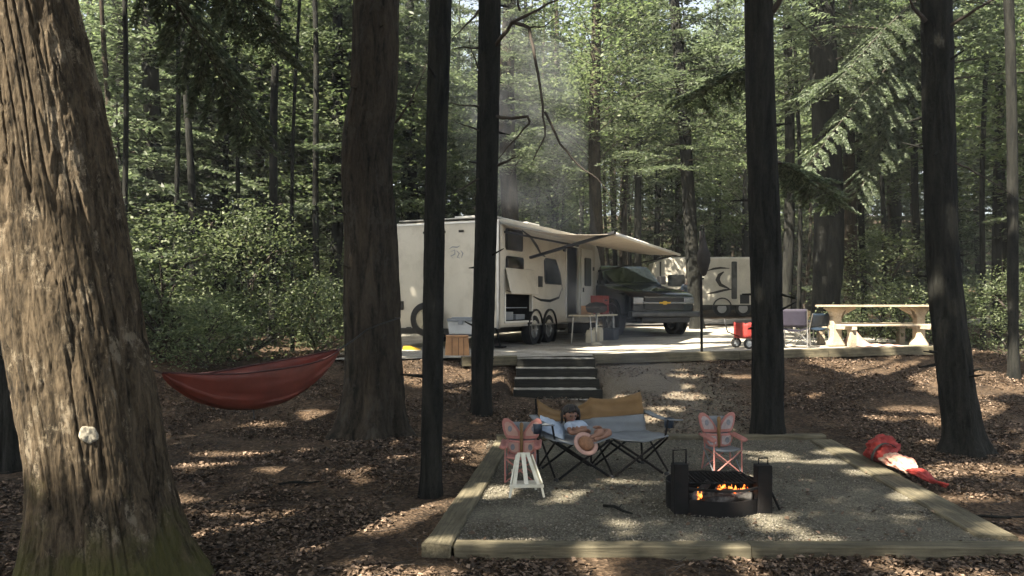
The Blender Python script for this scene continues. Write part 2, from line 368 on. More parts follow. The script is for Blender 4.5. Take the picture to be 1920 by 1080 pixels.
# ------------------------------------------------------------ loose cover
def quads(Pc, ax, ay, up, bend=.3):
    """bent leaf: two triangles pairs as 2 quads (6 verts)"""
    n = len(Pc); V = np.empty((n, 6, 3))
    V[:,0] = Pc-ax-ay*.35; V[:,1] = Pc-up*bend; V[:,2] = Pc-ax*.9+ay*.55+up*bend*.5
    V[:,0] = Pc-ax-0*ay; V[:,1] = Pc-ax*.1-ay; V[:,2] = Pc+ax; V[:,3] = Pc+ax*.05+ay
    V = V[:,:4]; V[:,1] += up*bend; V[:,3] += up*bend
    F = np.arange(n*4).reshape(n, 4); return V.reshape(-1, 3), F
def unit(a): return a/np.maximum(np.linalg.norm(a, axis=-1, keepdims=True), 1e-9)
def scatter_leaves(n, seed):
    g = np.random.default_rng(seed)
    Y = 3.6+13.2*g.random(n)**1.15; X = (g.random(n)-.5)*(1.36*Y+2.2)
    ok = ~((X > -.5) & (X < 3.75) & (Y > 5.85) & (Y < 10.4) & (g.random(n) > .035))
    ok &= ~((Y > edgeY(X)-.02) & (X > -1.6) & (X < 9.5) & (g.random(n) > .03))
    grav = (X > .8) & (X < 3.2) & (Y > 10.4); ok &= ~(grav & (g.random(n) > .55))
    ok &= ~((X > .05) & (X < 1.5) & (Y > 12.8) & (Y < 14.6))
    ok &= (vnoise(X*1.2, Y*1.2, 0, 21)+.5*vnoise(X*4, Y*4, 0, 22)) > -.42+.6*g.random(n)
    X, Y = X[ok], Y[ok]; Z = ground(X, Y)+.006+.02*g.random(len(X))
    on = (X > -.5) & (X < 3.75) & (Y > 5.85) & (Y < 10.4); Z[on] = .012
    a = g.random(len(X))*6.283; s = (.011+.022*g.random(len(X))**2)
    tilt = g.normal(0, .35, (len(X), 2)); up = unit(np.stack([tilt[:,0], tilt[:,1], np.ones(len(X))], -1))
    ax = unit(np.cross(up, np.stack([np.cos(a), np.sin(a), 0*a], -1))); ay = np.cross(up, ax)
    V, F = quads(np.stack([X, Y, Z], -1), ax*s[:,None], ay*(s*(.45+.3*g.random(len(X))))[:,None], up*(s*.35)[:,None], 1)
    return V, F
V, F = scatter_leaves(250000, 11)
tag(link('leaf_litter', np_mesh('leaf_litter', V, F), M['litter']), kind='stuff', label='dry brown leaf litter covering the forest floor', cat='leaf litter')
# stones on the pad
g = np.random.default_rng(5); n = 26000
u, v = g.random(n), g.random(n)**1.3
X = -.5+u*4.2+.2*v; Y = 5.92+4.45*v
t = np.array([[1,1,1],[1,-1,-1],[-1,1,-1],[-1,-1,1]], float)*.6
oc = np.array([[1,0,0],[-1,0,0],[0,1,0],[0,-1,0],[0,0,1],[0,0,-1]], float)
of = np.array([[0,2,4],[2,1,4],[1,3,4],[3,0,4],[2,0,5],[1,2,5],[3,1,5],[0,3,5]])
s = (.004+.008*g.random(n)**2)[:,None,None]; J = oc[None]*(.7+.6*g.random((n,6,1)))*s*np.array([1,1,.6])
a = g.random(n)*6.28; ca, sa = np.cos(a)[:,None], np.sin(a)[:,None]
J = np.stack([J[...,0]*ca-J[...,1]*sa, J[...,0]*sa+J[...,1]*ca, J[...,2]], -1)+np.stack([X, Y, 0*X+.003], -1)[:,None]
tag(link('loose_stones', np_mesh('loose_stones', J.reshape(-1,3), (of[None]+6*np.arange(n)[:,None,None]).reshape(-1,3)), M['stone']), kind='stuff', label='small loose stones over the lower gravel pad', cat='gravel')
# thin twigs strewn over the litter
g = np.random.default_rng(15); n = 1500; Y = 4+12*g.random(n); X = (g.random(n)-.5)*(1.3*Y+2)
ok = ~((X > -.6) & (X < 4) & (Y > 5.7) & (Y < 10.5)) & ~((X > -.3) & (X < 1.8) & (Y > 11.5)) & (Y < edgeY(X)-.2); X, Y = X[ok], Y[ok]; n = len(X)
a = g.random(n)*6.28; L_ = .04+.12*g.random(n)**2; w_ = .0025+.003*g.random(n); d = np.stack([np.cos(a)*L_, np.sin(a)*L_, g.normal(0,.008,n)], -1); sd2 = np.stack([-np.sin(a)*w_, np.cos(a)*w_, 0*a], -1); u2 = np.stack([0*a,0*a,w_*1.4], -1); c = np.stack([X, Y, ground(X, Y)+.022], -1)
Vt = np.stack([c-d-sd2, c-d+sd2, c-d+u2, c+d-sd2*.6, c+d+sd2*.6, c+d+u2*.6], 1).reshape(-1,3); Ft = np.array([[0,1,4,3],[1,2,5,4],[2,0,3,5]]); 
tag(link('twig_litter', np_mesh('twig_litter', Vt, (Ft[None]+6*np.arange(n)[:,None,None]).reshape(-1,4)), M['twig']), kind='stuff', label='thin dead twigs strewn among the dry leaves', cat='twigs')
# fallen twigs
for i, (px, py, L, a, lab) in enumerate([(1158,962,.34,-.9,'dark charred stick lying on the gravel left of the fire ring'), (1860,965,.6,.1,'thin fallen stick in the litter near the pad corner'), (560,905,.4,.3,'small fallen twig in the litter below the hammock')]):
    Y = 1500*1.76/(py-572); x = (px-960)*Y/1500; z = max(gz(x, Y), 0 if i == 0 else -1)+.02
    d = Vector((math.cos(a), math.sin(a), 0))*L/2; c = Vector((x, Y, z))
    tag(MB().tube([c-d, c-d*.3+Vector((.01,.02,.012)), c+d*.4, c+d], [.012,.014,.011,.006], 6).tube([c, c+Vector((.05,.1,.02))], [.008,.003], 5).build('fallen_stick', M['bark'], None, True), lab, 'stick', 'fallen sticks')

# ------------------------------------------------------------ trees
def trunk_mesh(pts, nseg, nring, disp, rid, seed, lobes=0.0, zfreq=1.3):
    """pts [(x,y,z,r)] ordered upward; returns V,F"""
    pts = np.array(pts, float); zz = pts[:,2]; s = np.linspace(0, 1, nring)**1.05; z = zz[0]+(zz[-1]-zz[0])*s
    def cr(col):   # smooth interpolation
        m = np.gradient(col, zz); k = np.clip(np.searchsorted(zz, z, 'right')-1, 0, len(zz)-2); h = zz[k+1]-zz[k]; t = (z-zz[k])/h
        return (2*t**3-3*t**2+1)*col[k]+(t**3-2*t**2+t)*h*m[k]+(-2*t**3+3*t**2)*col[k+1]+(t**3-t**2)*h*m[k+1]
    x, y, r = cr(pts[:,0]), cr(pts[:,1]), cr(pts[:,3])
    th = np.arange(nseg)/nseg*2*math.pi; TH, Z = np.meshgrid(th, z); Rr = r[:,None]*np.ones_like(TH)
    rmid = np.median(r)
    if lobes:
        fl = np.clip((r-rmid)/rmid, 0, 2)[:,None]; Rr = Rr*(1+lobes*fl*np.cos(TH*5+seed+.6*np.sin(TH*2)))
    Rr = Rr*(1+.05*vnoise(TH/6.2832*4, Z*.7, 0, seed, 4))
    wob = vnoise(TH/6.2832*6, Z*.6, 0, seed+3, 6)*.5
    q = 1-np.abs(vnoise(TH/6.2832*rid+wob*2.2, Z*zfreq*.75, 0, seed+1, 0)) ; 
    q2 = 1-np.abs(vnoise(TH/6.2832*rid*2+wob*2, Z*zfreq*2.2, 0, seed+2))
    fine = vnoise(TH/6.2832*rid*3, Z*9, 0, seed+5)+.8*vnoise(TH/6.2832*rid*5, Z*26, 0, seed+6)*(nseg > 400)
    blend = sm(TH/.35)*sm((6.2832-TH)/.35)  # seam
    d = -disp*(np.clip(q-.72, 0, 1)/.28)**1.4*blend - disp*.45*(np.clip(q2-.75, 0, 1)/.25)*blend + disp*.22*fine*blend
    Rr = Rr+d
    V = np.stack([x[:,None]+Rr*np.cos(TH+2.2), y[:,None]+Rr*np.sin(TH+2.2), Z], -1).reshape(-1, 3)
    i, j = np.meshgrid(np.arange(nring-1), np.arange(nseg), indexing='ij'); jn = (j+1) % nseg
    F = np.stack([i*nseg+j, i*nseg+jn, (i+1)*nseg+jn, (i+1)*nseg+j], -1).reshape(-1, 4)
    return V, F

# sunlit places: openings cut into the unseen high crowns throw them (ground x, y, z, rx, ry)
LIT = []
def lit(px, py, z, wx, wy):
    Y = 1500*(1.75-z)/(py-572); X = (px-960)*Y/1500
    LIT.append((X+.5844*z, Y+.5844*z, wx*1.15, max(.17 if Y > 8 else .09, wy*(1.6 if Y > 8 else 1.1))))
for a in [(845,690,.7,.95,.55),(770,688,.7,.35,.5),(900,700,.6,.5,.3),(1300,640,.85,1.6,.55),(1180,642,.85,.7,.35),(1580,640,.87,1.3,.6),(1700,640,.87,.9,.6),(1640,600,.9,1.4,1.0),
          (1660,675,.7,.75,.35),(1760,700,.6,.4,.4),(1690,712,.45,.3,.2),(1890,745,.4,.8,.6),(1540,690,.6,.3,.15),(1280,742,.3,.42,.18),(1205,778,.15,.35,.16),(1390,720,.35,.3,.12),
          (1880,705,.5,.9,.5),(1700,745,.35,.5,.15),(1560,675,.7,1.2,.3),(1830,760,.35,.6,.4),(1650,760,.3,.3,.12),(1530,730,.4,.4,.12),(1900,800,.2,.5,.4),(1850,870,.05,.7,.2),(1250,700,.5,.5,.1),(1160,730,.4,.3,.1),(850,740,.25,.35,.15),(860,790,.1,.3,.12),(770,860,0,.25,.1),(420,850,.0,.5,.1),(480,960,-.05,.5,.08),
          (1555,848,0,.24,.15),(1625,886,0,.25,.1),(1500,1012,0,.4,.09),(1880,1000,0,.3,.1),(1830,930,0,.5,.14),(1740,890,0,.35,.09),(1360,892,0,.3,.07),(1440,862,0,.35,.08),
          (1690,970,0,.3,.07),(1180,905,0,.25,.05),(900,1020,0,.5,.1),(400,880,-.05,.4,.16),(560,890,-.05,.35,.08),(880,822,.05,.3,.2),(880,850,0,.22,.12),(845,930,0,.2,.08),(690,985,-.1,.25,.06),
          (500,800,.05,.3,.08),(20,810,0,.5,.3),(1180,980,0,.2,.05),(1290,700,.55,.3,.12),(1800,820,.1,.5,.15),(1900,900,.1,.3,.1),(700,1060,-.1,.3,.05)]:
    lit(*a)
for X_, Y_, Z_, a_, b_ in ((10.5,17.8,.9,3.0,1.7),(-5.6,15.6,2.6,2.0,1.5),(-8.5,18.5,3.0,2.2,2.2),(-3.6,17.2,2.0,.9,.9),(3.6,17.6,.85,3.4,.9),(6.6,16.9,.87,2.4,.5),(2.5,16.2,.83,1.3,.4),(8.2,17.6,6.5,2.6,2.0),(5.3,11.5,5.0,1.6,1.2),(4.2,12.5,4.6,1.2,1.0),(0,17,5,1.2,1.5),(7.7,17.3,1.2,1.5,.7),(13,17,1,1.5,1.5),(-5.5,14.5,1.5,.5,.4),(-4.2,16.2,1.8,.5,.5)): LIT.append((X_+.5844*Z_, Y_+.5844*Z_, a_, b_))
for k in range(7): LIT.append((-3.15+.5844*(1.2+.55*k), 5.0+.5844*(1.2+.55*k), .52, .52))  # light on the mossy trunk
LIT = np.array(LIT)
GUARD = [(.95+.3,8.6+.3,.85,.6),(.1+.25,8.1+.25,.35,.3),(2.2+.25,8.6+.25,.35,.3),(-.1,19.1,2.3,2.2),(2.0,21.0,1.8,2.6),(9.6,22.1,.9,1.0),(2.5,22.5,1.2,1.8),(4.6,22.8,1.4,1.6)]   # unseen crowns kept dense here to shade the chairs, trailer and truck
for X_, Y_, r_ in ((5.4,9.5,.42),(3.35,10.7,.42),(-.75,7.6,.3),(-.4,11.8,.36),(-1.95,10.8,.6),(8.0,20.5,.75)):
    for k in range(11): GUARD.append((X_+.5844*(.25+.55*k), Y_+.5844*(.25+.55*k), r_, r_))  # crowns stay dense for these trunks too, so they remain shaded
def crown_canopy(cx, cy, cz, rx, rz, n, seed, thin=0.0):
    g = np.random.default_rng(seed)
    d = unit(g.normal(size=(n, 3))); r = g.random(n)**(1/2.2); c = np.array([cx, cy, cz])+d*r[:,None]*np.array([rx, rx, rz])
    k = 26; P_ = (c[:,None]+g.normal(0, .33, (n, k, 3))*np.array([1.2,1.2,.5])).reshape(-1, 3)
    s = P_[:,:2]+.5844*P_[:,2:3]
    keep = np.ones(len(P_), bool)
    guard = np.zeros(len(P_), bool)
    for (x, y, a, b) in GUARD: guard |= ((s[:,0]-x)/a)**2+((s[:,1]-y)/b)**2 < 1
    for (x, y, a, b) in LIT:
        q = ((s[:,0]-x)/a)**2+((s[:,1]-y)/b)**2; keep &= q > 1+.5*vnoise(s[:,0]*3, s[:,1]*3, 0, 77)
    keep |= guard; keep &= (vnoise(s[:,0]*1.9, s[:,1]*1.9, 0, 78)+.35*vnoise(s[:,0]*4.5, s[:,1]*4.5, 0, 79) < .60-thin) | guard
    P_ = P_[keep & (P_[:,2] > 1.75+.40*np.maximum(P_[:,1], 0)+.7)]; m = len(P_)
    a = g.random(m)*6.283; up = unit(g.normal(0, .5, (m, 3))+np.array([0,0,1])); ax = unit(np.cross(up, np.stack([np.cos(a), np.sin(a), 0*a], -1))); ay = np.cross(up, ax); sz = (.10+.07*g.random(m))[:,None]
    return quads(P_, ax*sz, ay*sz*.6, up*sz*.2, 1)
def fore_tree(label, pts, mat='bark', nseg=72, nring=260, disp=.012, rid=16, seed=1, lobes=.1, crown=None, branches=(), group=None):
    o = empty('forest_tree', (pts[0][0], pts[0][1], pts[0][2])); tag(o, label, 'tree', group or 'trees standing around the campsite')
    loc = np.array(pts[0][:3]); V, F = trunk_mesh(pts, nseg, nring, disp, rid, seed, lobes)
    if nseg < 400:
        sg = np.random.default_rng(seed+900); m = MB(); pa = np.array(pts)
        for _ in range(16):
            z = sg.uniform(.8, 7.5); q = [np.interp(z, pa[:,2], pa[:,c_]) for c_ in (0, 1, 3)]; a_ = sg.uniform(0, 6.283); L_ = sg.uniform(.04, .22); d_ = Vector((math.cos(a_), math.sin(a_), sg.uniform(-.3,.5)))
            b_ = Vector((q[0], q[1], z))+Vector((math.cos(a_), math.sin(a_), 0))*q[2]*.9; m.tube([b_, b_+d_*(.03+L_*.5), b_+d_*(.03+L_)], [.02,.012,.007], 5, False)
        F = np.concatenate([F, np.array(m.f)+len(V)]); V = np.concatenate([V, np.array(m.v)])
    link('trunk', np_mesh('trunk', V-loc, F), M[mat], o, True)
    if crown:
        V, F = crown_canopy(*crown); link('crown', np_mesh('crown', V-loc, F), M['canopy'], o)  # unseen crown, placed and shaped for the sun patches and shade below
    for bp_, r0 in branches:
        q = [Vector(p)-Vector(loc) for p in bp_]; n = len(q)
        # subdivide with wobble
        pts2, rs = [], []
        for i in range(n-1):
            for t in (0, .33, .66):
                p = q[i].lerp(q[i+1], t); 
                if t: p += Vector([(random.random()-.5)*.03 for _ in range(3)])
                pts2.append(p); rs.append(r0*(1-.75*((i+t)/(n-1))))
        pts2.append(q[-1]); rs.append(r0*.25)
        MB().tube(pts2, rs, 6).build('branch', M['twig'], o, True)
    return o
def pp(Y, *rows):   # rows (px, py, radius)
    out = []
    for px, py, r in rows:
        p = P(px, py, Y); out.append((p.x, p.y, p.z, r))
    return out
# the large mossy tree
pts = pp(5.25, (212,1130,.72),(208,1060,.56),(200,980,.475),(192,900,.43),(172,760,.425),(146,620,.42),(124,500,.41),(92,330,.40),(62,160,.385),(30,0,.37),(-60,-450,.38),(-150,-1400,.25),(-170,-2600,.1))
big = fore_tree('huge leaning tree with furrowed brown bark, mossy base and a pale round scar', pts, 'bark_big', 520, 1500, .023, 40, 3, .08, (-5,2.5,13.5,4.6,3.6,330,1))
from mathutils.bvhtree import BVHTree
tm = [c for c in big.children if c.name.startswith('trunk')][0].data; tree_ = BVHTree.FromPolygons([v.co for v in tm.vertices], [tuple(p.vertices) for p in tm.polygons])
M['scar'] = simple('pale_scar', (.34,.31,.24), .9, var=.75, vs=45, bump=.5, bs=60)
N = 28; o0 = Vector((0,0,1.75))-Vector(pts[0][:3]); vs = []; fs = []
for k_, s_ in enumerate((0, .4, .75, 1, 1.06)):      # a thin healed patch that follows the bark
    for k in range(1 if s_ == 0 else N):
        a = k/N*6.2832; q = 1+.10*math.sin(a*2+1)+.07*math.sin(a*5)
        d = (P(166+17*s_*q*math.cos(a), 815+17*s_*q*math.sin(a), 5.0)-Vector((0,0,1.75))).normalized(); h = tree_.ray_cast(o0, d)[0]
        vs.append(tuple(h-d*(.010 if k_ < 4 else -.01)))
for k in range(N):
    fs.append((0, 1+k, 1+(k+1)%N))
    for r_ in range(3): fs.append((1+r_*N+k, 1+(r_+1)*N+k, 1+(r_+1)*N+(k+1)%N, 1+r_*N+(k+1)%N))
me = bpy.data.meshes.new('pale_scar'); me.from_pydata(vs, [], fs); link('pale_scar', me, M['scar'], big, True)
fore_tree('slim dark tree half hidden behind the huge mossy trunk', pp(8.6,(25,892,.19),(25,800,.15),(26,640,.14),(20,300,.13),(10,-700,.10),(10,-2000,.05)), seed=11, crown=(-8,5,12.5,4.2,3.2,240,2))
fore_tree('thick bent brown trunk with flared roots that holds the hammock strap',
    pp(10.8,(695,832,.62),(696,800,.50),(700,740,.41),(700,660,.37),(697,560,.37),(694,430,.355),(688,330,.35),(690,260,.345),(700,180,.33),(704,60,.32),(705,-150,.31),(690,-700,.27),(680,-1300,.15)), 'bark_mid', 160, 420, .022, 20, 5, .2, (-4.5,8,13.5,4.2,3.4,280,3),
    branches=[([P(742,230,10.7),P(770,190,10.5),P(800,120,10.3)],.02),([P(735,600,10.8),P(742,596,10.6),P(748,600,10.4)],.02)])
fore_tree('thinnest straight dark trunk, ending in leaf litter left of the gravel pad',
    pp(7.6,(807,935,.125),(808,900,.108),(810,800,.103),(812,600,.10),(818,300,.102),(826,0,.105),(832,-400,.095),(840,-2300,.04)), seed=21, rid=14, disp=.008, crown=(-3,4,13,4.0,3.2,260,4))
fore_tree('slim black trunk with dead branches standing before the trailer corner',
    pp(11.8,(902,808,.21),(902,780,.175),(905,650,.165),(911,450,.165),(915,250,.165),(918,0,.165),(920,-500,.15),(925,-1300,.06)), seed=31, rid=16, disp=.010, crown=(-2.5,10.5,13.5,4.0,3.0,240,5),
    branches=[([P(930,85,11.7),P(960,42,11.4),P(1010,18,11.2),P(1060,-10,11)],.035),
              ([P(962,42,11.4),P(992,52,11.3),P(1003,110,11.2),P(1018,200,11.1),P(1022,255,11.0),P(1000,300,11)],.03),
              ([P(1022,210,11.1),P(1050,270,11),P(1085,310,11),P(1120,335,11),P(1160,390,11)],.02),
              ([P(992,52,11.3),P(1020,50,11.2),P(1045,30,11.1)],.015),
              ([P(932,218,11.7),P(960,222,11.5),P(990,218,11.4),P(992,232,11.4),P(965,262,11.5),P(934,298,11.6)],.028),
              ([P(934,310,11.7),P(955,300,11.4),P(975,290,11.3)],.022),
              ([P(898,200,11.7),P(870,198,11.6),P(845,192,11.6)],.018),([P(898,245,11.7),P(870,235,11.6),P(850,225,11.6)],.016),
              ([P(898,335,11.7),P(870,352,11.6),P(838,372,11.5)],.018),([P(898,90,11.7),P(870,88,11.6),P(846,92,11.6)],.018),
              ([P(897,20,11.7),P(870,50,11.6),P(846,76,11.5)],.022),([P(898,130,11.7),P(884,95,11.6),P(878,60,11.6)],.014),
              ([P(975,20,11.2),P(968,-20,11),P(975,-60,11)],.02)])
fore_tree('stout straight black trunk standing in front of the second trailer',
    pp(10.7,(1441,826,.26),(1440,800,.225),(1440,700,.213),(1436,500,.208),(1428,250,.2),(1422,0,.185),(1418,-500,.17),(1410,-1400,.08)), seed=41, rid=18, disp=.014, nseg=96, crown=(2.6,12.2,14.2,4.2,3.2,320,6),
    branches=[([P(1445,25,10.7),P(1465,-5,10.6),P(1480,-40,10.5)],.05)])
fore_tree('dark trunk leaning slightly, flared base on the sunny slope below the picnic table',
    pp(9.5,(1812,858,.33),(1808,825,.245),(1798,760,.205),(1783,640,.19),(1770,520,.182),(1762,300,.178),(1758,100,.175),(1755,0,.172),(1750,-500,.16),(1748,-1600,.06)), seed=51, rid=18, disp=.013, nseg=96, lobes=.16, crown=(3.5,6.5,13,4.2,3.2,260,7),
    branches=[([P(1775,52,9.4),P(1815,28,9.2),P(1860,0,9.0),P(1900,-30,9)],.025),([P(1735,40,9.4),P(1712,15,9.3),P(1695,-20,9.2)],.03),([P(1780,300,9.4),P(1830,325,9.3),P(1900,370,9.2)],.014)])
# unseen trees added behind and beside the camera so their crowns shade the site
for i, (x, y) in enumerate([(-9.5,12),(-9,1),(-12.5,6),(-7,-4.5),(-2,-4),(-13,-2),(-15.5,2.5),(2.5,-2.5),(-10,8.5),(-1,-9),(6,-5),(-17,8),(-5.5,-9),(-18,0),(-11,-8)]):
    z = gz(x, y)
    cy = y
    V, F = crown_canopy(x, cy, 13.2, 4.3, 3.4, 330, 100+i)
    o = empty('shade_tree', (x, y, z)); tag(o, 'tall tree added outside the view so its high leafy crown shades the campsite', 'tree', 'unseen shade trees added around the site')
    link('crown', np_mesh('crown', V-np.array([x, y, z]), F), M['canopy'], o)
    V, F = trunk_mesh([(0,0,-.3,.3),(0,0,.2,.2),(.1,0,6,.17),(0,.2,14,.08)], 20, 40, .01, 10, i); link('trunk', np_mesh('trunk', V, F), M['bark'], o, True)

# ---------------- shared crowns for the woods behind
def hemlock_crown(seed, H, z0, r, nb, dens=1.0):
    g = np.random.default_rng(seed); Vs = []; wood = MB(); n0 = 0; 
    for b in range(nb):
        h = z0+(H-z0)*(b+g.random())/nb; f = (h-z0)/(H-z0)
        L = r*(1-f)**.65*(.55+.6*g.random())+.3; az = b*2.399+g.normal(0, .5); rise = g.normal(.12, .15); droop = .10+.1*g.random()
        t = np.linspace(.1, 1, max(4, int(L/.14*dens))); 
        D = np.array([math.cos(az), math.sin(az), 0]); Sd = np.array([-D[1], D[0], 0])
        pos = lambda t: D*(t*L)[...,None]+np.array([0,0,1])*(h+rise*t*L-droop*(t*L)**2/ max(L, 1)*1.3)[...,None]
        bp_ = [tuple(x) for x in pos(np.linspace(0, 1, 6))]; wood.tube(bp_, [.028*L/3+.008, .02*L/3+.007, .015*L/3+.006, .01, .007, .004], 4, False)
        for sgn in (-1, 1):
            tl = (.5*L*(1-t)**.8*(.6+.6*g.random(len(t)))+.12)*.8
            k = 9; q = np.linspace(.05, 1, k)[None,:]; jit = g.normal(0, .12, len(t))
            dv = unit(D[None]*(.75+jit[:,None])+Sd[None]*sgn+np.array([0,0,-.28])[None]*g.random((len(t),1)))
            base = pos(t); c = base[:,None]+dv[:,None]*(tl[:,None]*q)[...,None]; c[...,2] -= .12*(tl[:,None]*q)**2
            keep = (tl[:,None]*np.ones(k)) > (.08*np.arange(k))[None]; 
            c = c[keep]; d3 = np.repeat(dv[:,None], k, 1)[keep]; Vs.append((c+g.normal(0, .02, c.shape), d3))
    c = np.concatenate([v[0] for v in Vs]); d = np.concatenate([v[1] for v in Vs]); m = len(c)
    up = unit(g.normal(0, .38, (m, 3))+np.array([0,0,1])); ax = unit(d+g.normal(0, .45, (m, 3))); ay = unit(np.cross(up, ax)); sz = (.055+.045*g.random(m))[:,None]
    V, F = quads(c, ax*sz*1.25, ay*sz*.42, up*sz*.1, 1)
    # wood appended as quads
    WV = np.array(wood.v); WF = np.array([f for f in wood.f if len(f) == 4])+len(V)
    me = np_mesh('crown', np.concatenate([V, WV]), np.concatenate([F, WF])); me.materials.append(M['hemlock']); me.materials.append(M['twig'])
    mi = np.zeros(len(F)+len(WF), np.int32); mi[len(F):] = 1; me.polygons.foreach_set('material_index', mi)
    return me
def broad_crown(seed, H, z0, r, nc, mat='broad', leaf=.06, k=70, spread=.42):
    g = np.random.default_rng(seed); wood = MB()
    h = z0+(H-z0)*g.random(nc); f = (h-z0)/(H-z0); az = g.random(nc)*6.283; rr = r*np.sqrt(g.random(nc))*(1-.75*f**2)*(.55+.45*np.sin(np.clip(f, 0, 1)*3)+.2)
    c = np.stack([np.cos(az)*rr, np.sin(az)*rr, h], -1)
    for p in c[::3]: wood.tube([(0,0,max(.1, p[2]-.55*math.hypot(p[0], p[1])-.2)), (p[0]*.5, p[1]*.5, p[2]-.2*math.hypot(p[0], p[1])), tuple(p)], [.022,.014,.005], 4, False)
    P_ = (c[:,None]+g.normal(0, 1, (nc, k, 3))*np.array([spread, spread, spread*.38])*(.6+.8*g.random((nc,1,1)))).reshape(-1, 3)
    m = len(P_); a = g.random(m)*6.283; up = unit(g.normal(0, .45, (m, 3))+np.array([0,0,1])); ax = unit(np.cross(up, np.stack([np.cos(a), np.sin(a), 0*a-.3], -1))); ay = np.cross(up, ax); sz = (leaf*(.7+.7*g.random(m)))[:,None]
    V, F = quads(P_, ax*sz, ay*sz*.62, -up*sz*.2, 1)
    WV = np.array(wood.v); WF = np.array([f for f in wood.f if len(f) == 4])+len(V)
    me = np_mesh('crown', np.concatenate([V, WV]), np.concatenate([F, WF])); me.materials.append(M[mat]); me.materials.append(M['twig'])
    mi = np.zeros(len(F)+len(WF), np.int32); mi[len(F):] = 1; me.polygons.foreach_set('material_index', mi)
    return me
HEM = [hemlock_crown(200+i, H, z0, r, nb) for i, (H, z0, r, nb) in enumerate([(17,4.2,3.4,74),(18,6.5,3.6,66),(15,3.4,3.0,72),(19,9,3.8,60)])]
YOUNG = [hemlock_crown(220+i, H, z0, r, nb, 1.1) for i, (H, z0, r, nb) in enumerate([(6.5,.4,1.9,62),(4.2,.25,1.5,48),(9,.8,2.3,80)])]
BRD = [broad_crown(240+i, H, z0, r, nc, 'broad', .075, 60, .5) for i, (H, z0, r, nc) in enumerate([(16,6,3.6,250),(13,4.0,3.0,210),(18,8.5,4.0,250)])]
SHR = [broad_crown(260+i, H, .15, r, nc, 'shrub', .036, 62, .26) for i, (H, r, nc) in enumerate([(1.6,1.0,42),(2.6,1.3,64),(.9,.9,30)])]
tv, tf = trunk_mesh([(0,0,-.4,1.5),(0,0,.3,1.05),(.05,0,2,1.0),(-.1,.1,8,.85),(.1,0,14,.5),(0,0,18.5,.15)], 28, 90, .05, 12, 61, .1)
def far_trunk(r, lean, seed):
    V = tv.copy(); V[:,0] *= r; V[:,1] *= r; g = np.random.default_rng(seed); V[:,0] += lean[0]*V[:,2]+.12*np.sin(V[:,2]*.5+seed)*.5; V[:,1] += lean[1]*V[:,2]; return np_mesh('trunk', V, tf)
def wood_tree(x, y, r, crown, label, group, s=1.0, lean=(0, 0), rz=None, mat='bark_far', seed=0, name='forest_tree', zs=1.0, nocrown=False):
    o = empty(name, (x, y, gz(x, y))); tag(o, label, 'tree', group)
    t = link('trunk', far_trunk(r, lean, seed), M[mat], o, True); t.scale = (1, 1, zs)
    if not nocrown:
        c = bpy.data.objects.new('crown', crown); C.objects.link(c); c.parent = o; c.scale = (s, s, s*(.76+.24*float(sm((y-26)/26)) if name == 'forest_tree' else 1)); c.rotation_euler = (0, 0, random.random()*6.28 if rz is None else rz)
        c.location = (lean[0]*7, lean[1]*7, 0)
    return o
GN = 'trees rising behind the campsite'
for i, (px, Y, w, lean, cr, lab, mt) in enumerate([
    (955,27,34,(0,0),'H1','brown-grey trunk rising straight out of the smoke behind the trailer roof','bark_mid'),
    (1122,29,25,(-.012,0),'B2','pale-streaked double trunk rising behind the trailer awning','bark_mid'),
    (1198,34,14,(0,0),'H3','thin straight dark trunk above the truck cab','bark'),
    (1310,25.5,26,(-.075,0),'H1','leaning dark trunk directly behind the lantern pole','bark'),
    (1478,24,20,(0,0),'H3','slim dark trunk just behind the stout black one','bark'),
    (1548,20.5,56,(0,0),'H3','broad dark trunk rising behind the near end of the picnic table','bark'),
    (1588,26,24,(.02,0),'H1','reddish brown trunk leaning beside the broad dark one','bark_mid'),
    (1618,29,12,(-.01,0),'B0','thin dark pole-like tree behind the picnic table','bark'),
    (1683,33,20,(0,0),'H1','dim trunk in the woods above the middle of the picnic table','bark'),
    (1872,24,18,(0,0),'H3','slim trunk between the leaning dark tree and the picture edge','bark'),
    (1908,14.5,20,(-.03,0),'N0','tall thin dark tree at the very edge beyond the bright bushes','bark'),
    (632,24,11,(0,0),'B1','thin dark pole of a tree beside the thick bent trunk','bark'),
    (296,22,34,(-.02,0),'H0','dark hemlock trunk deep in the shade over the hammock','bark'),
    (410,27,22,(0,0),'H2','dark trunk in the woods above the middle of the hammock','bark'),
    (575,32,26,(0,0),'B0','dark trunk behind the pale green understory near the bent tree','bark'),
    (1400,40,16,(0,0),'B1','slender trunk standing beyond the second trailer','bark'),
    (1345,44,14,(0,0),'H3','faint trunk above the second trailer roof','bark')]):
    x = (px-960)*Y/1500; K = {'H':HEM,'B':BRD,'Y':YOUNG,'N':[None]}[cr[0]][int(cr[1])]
    wood_tree(x, Y, w*Y/1500/2/1.0, K, lab, GN, 1.0, lean, None, mt, i+1, nocrown=K is None)
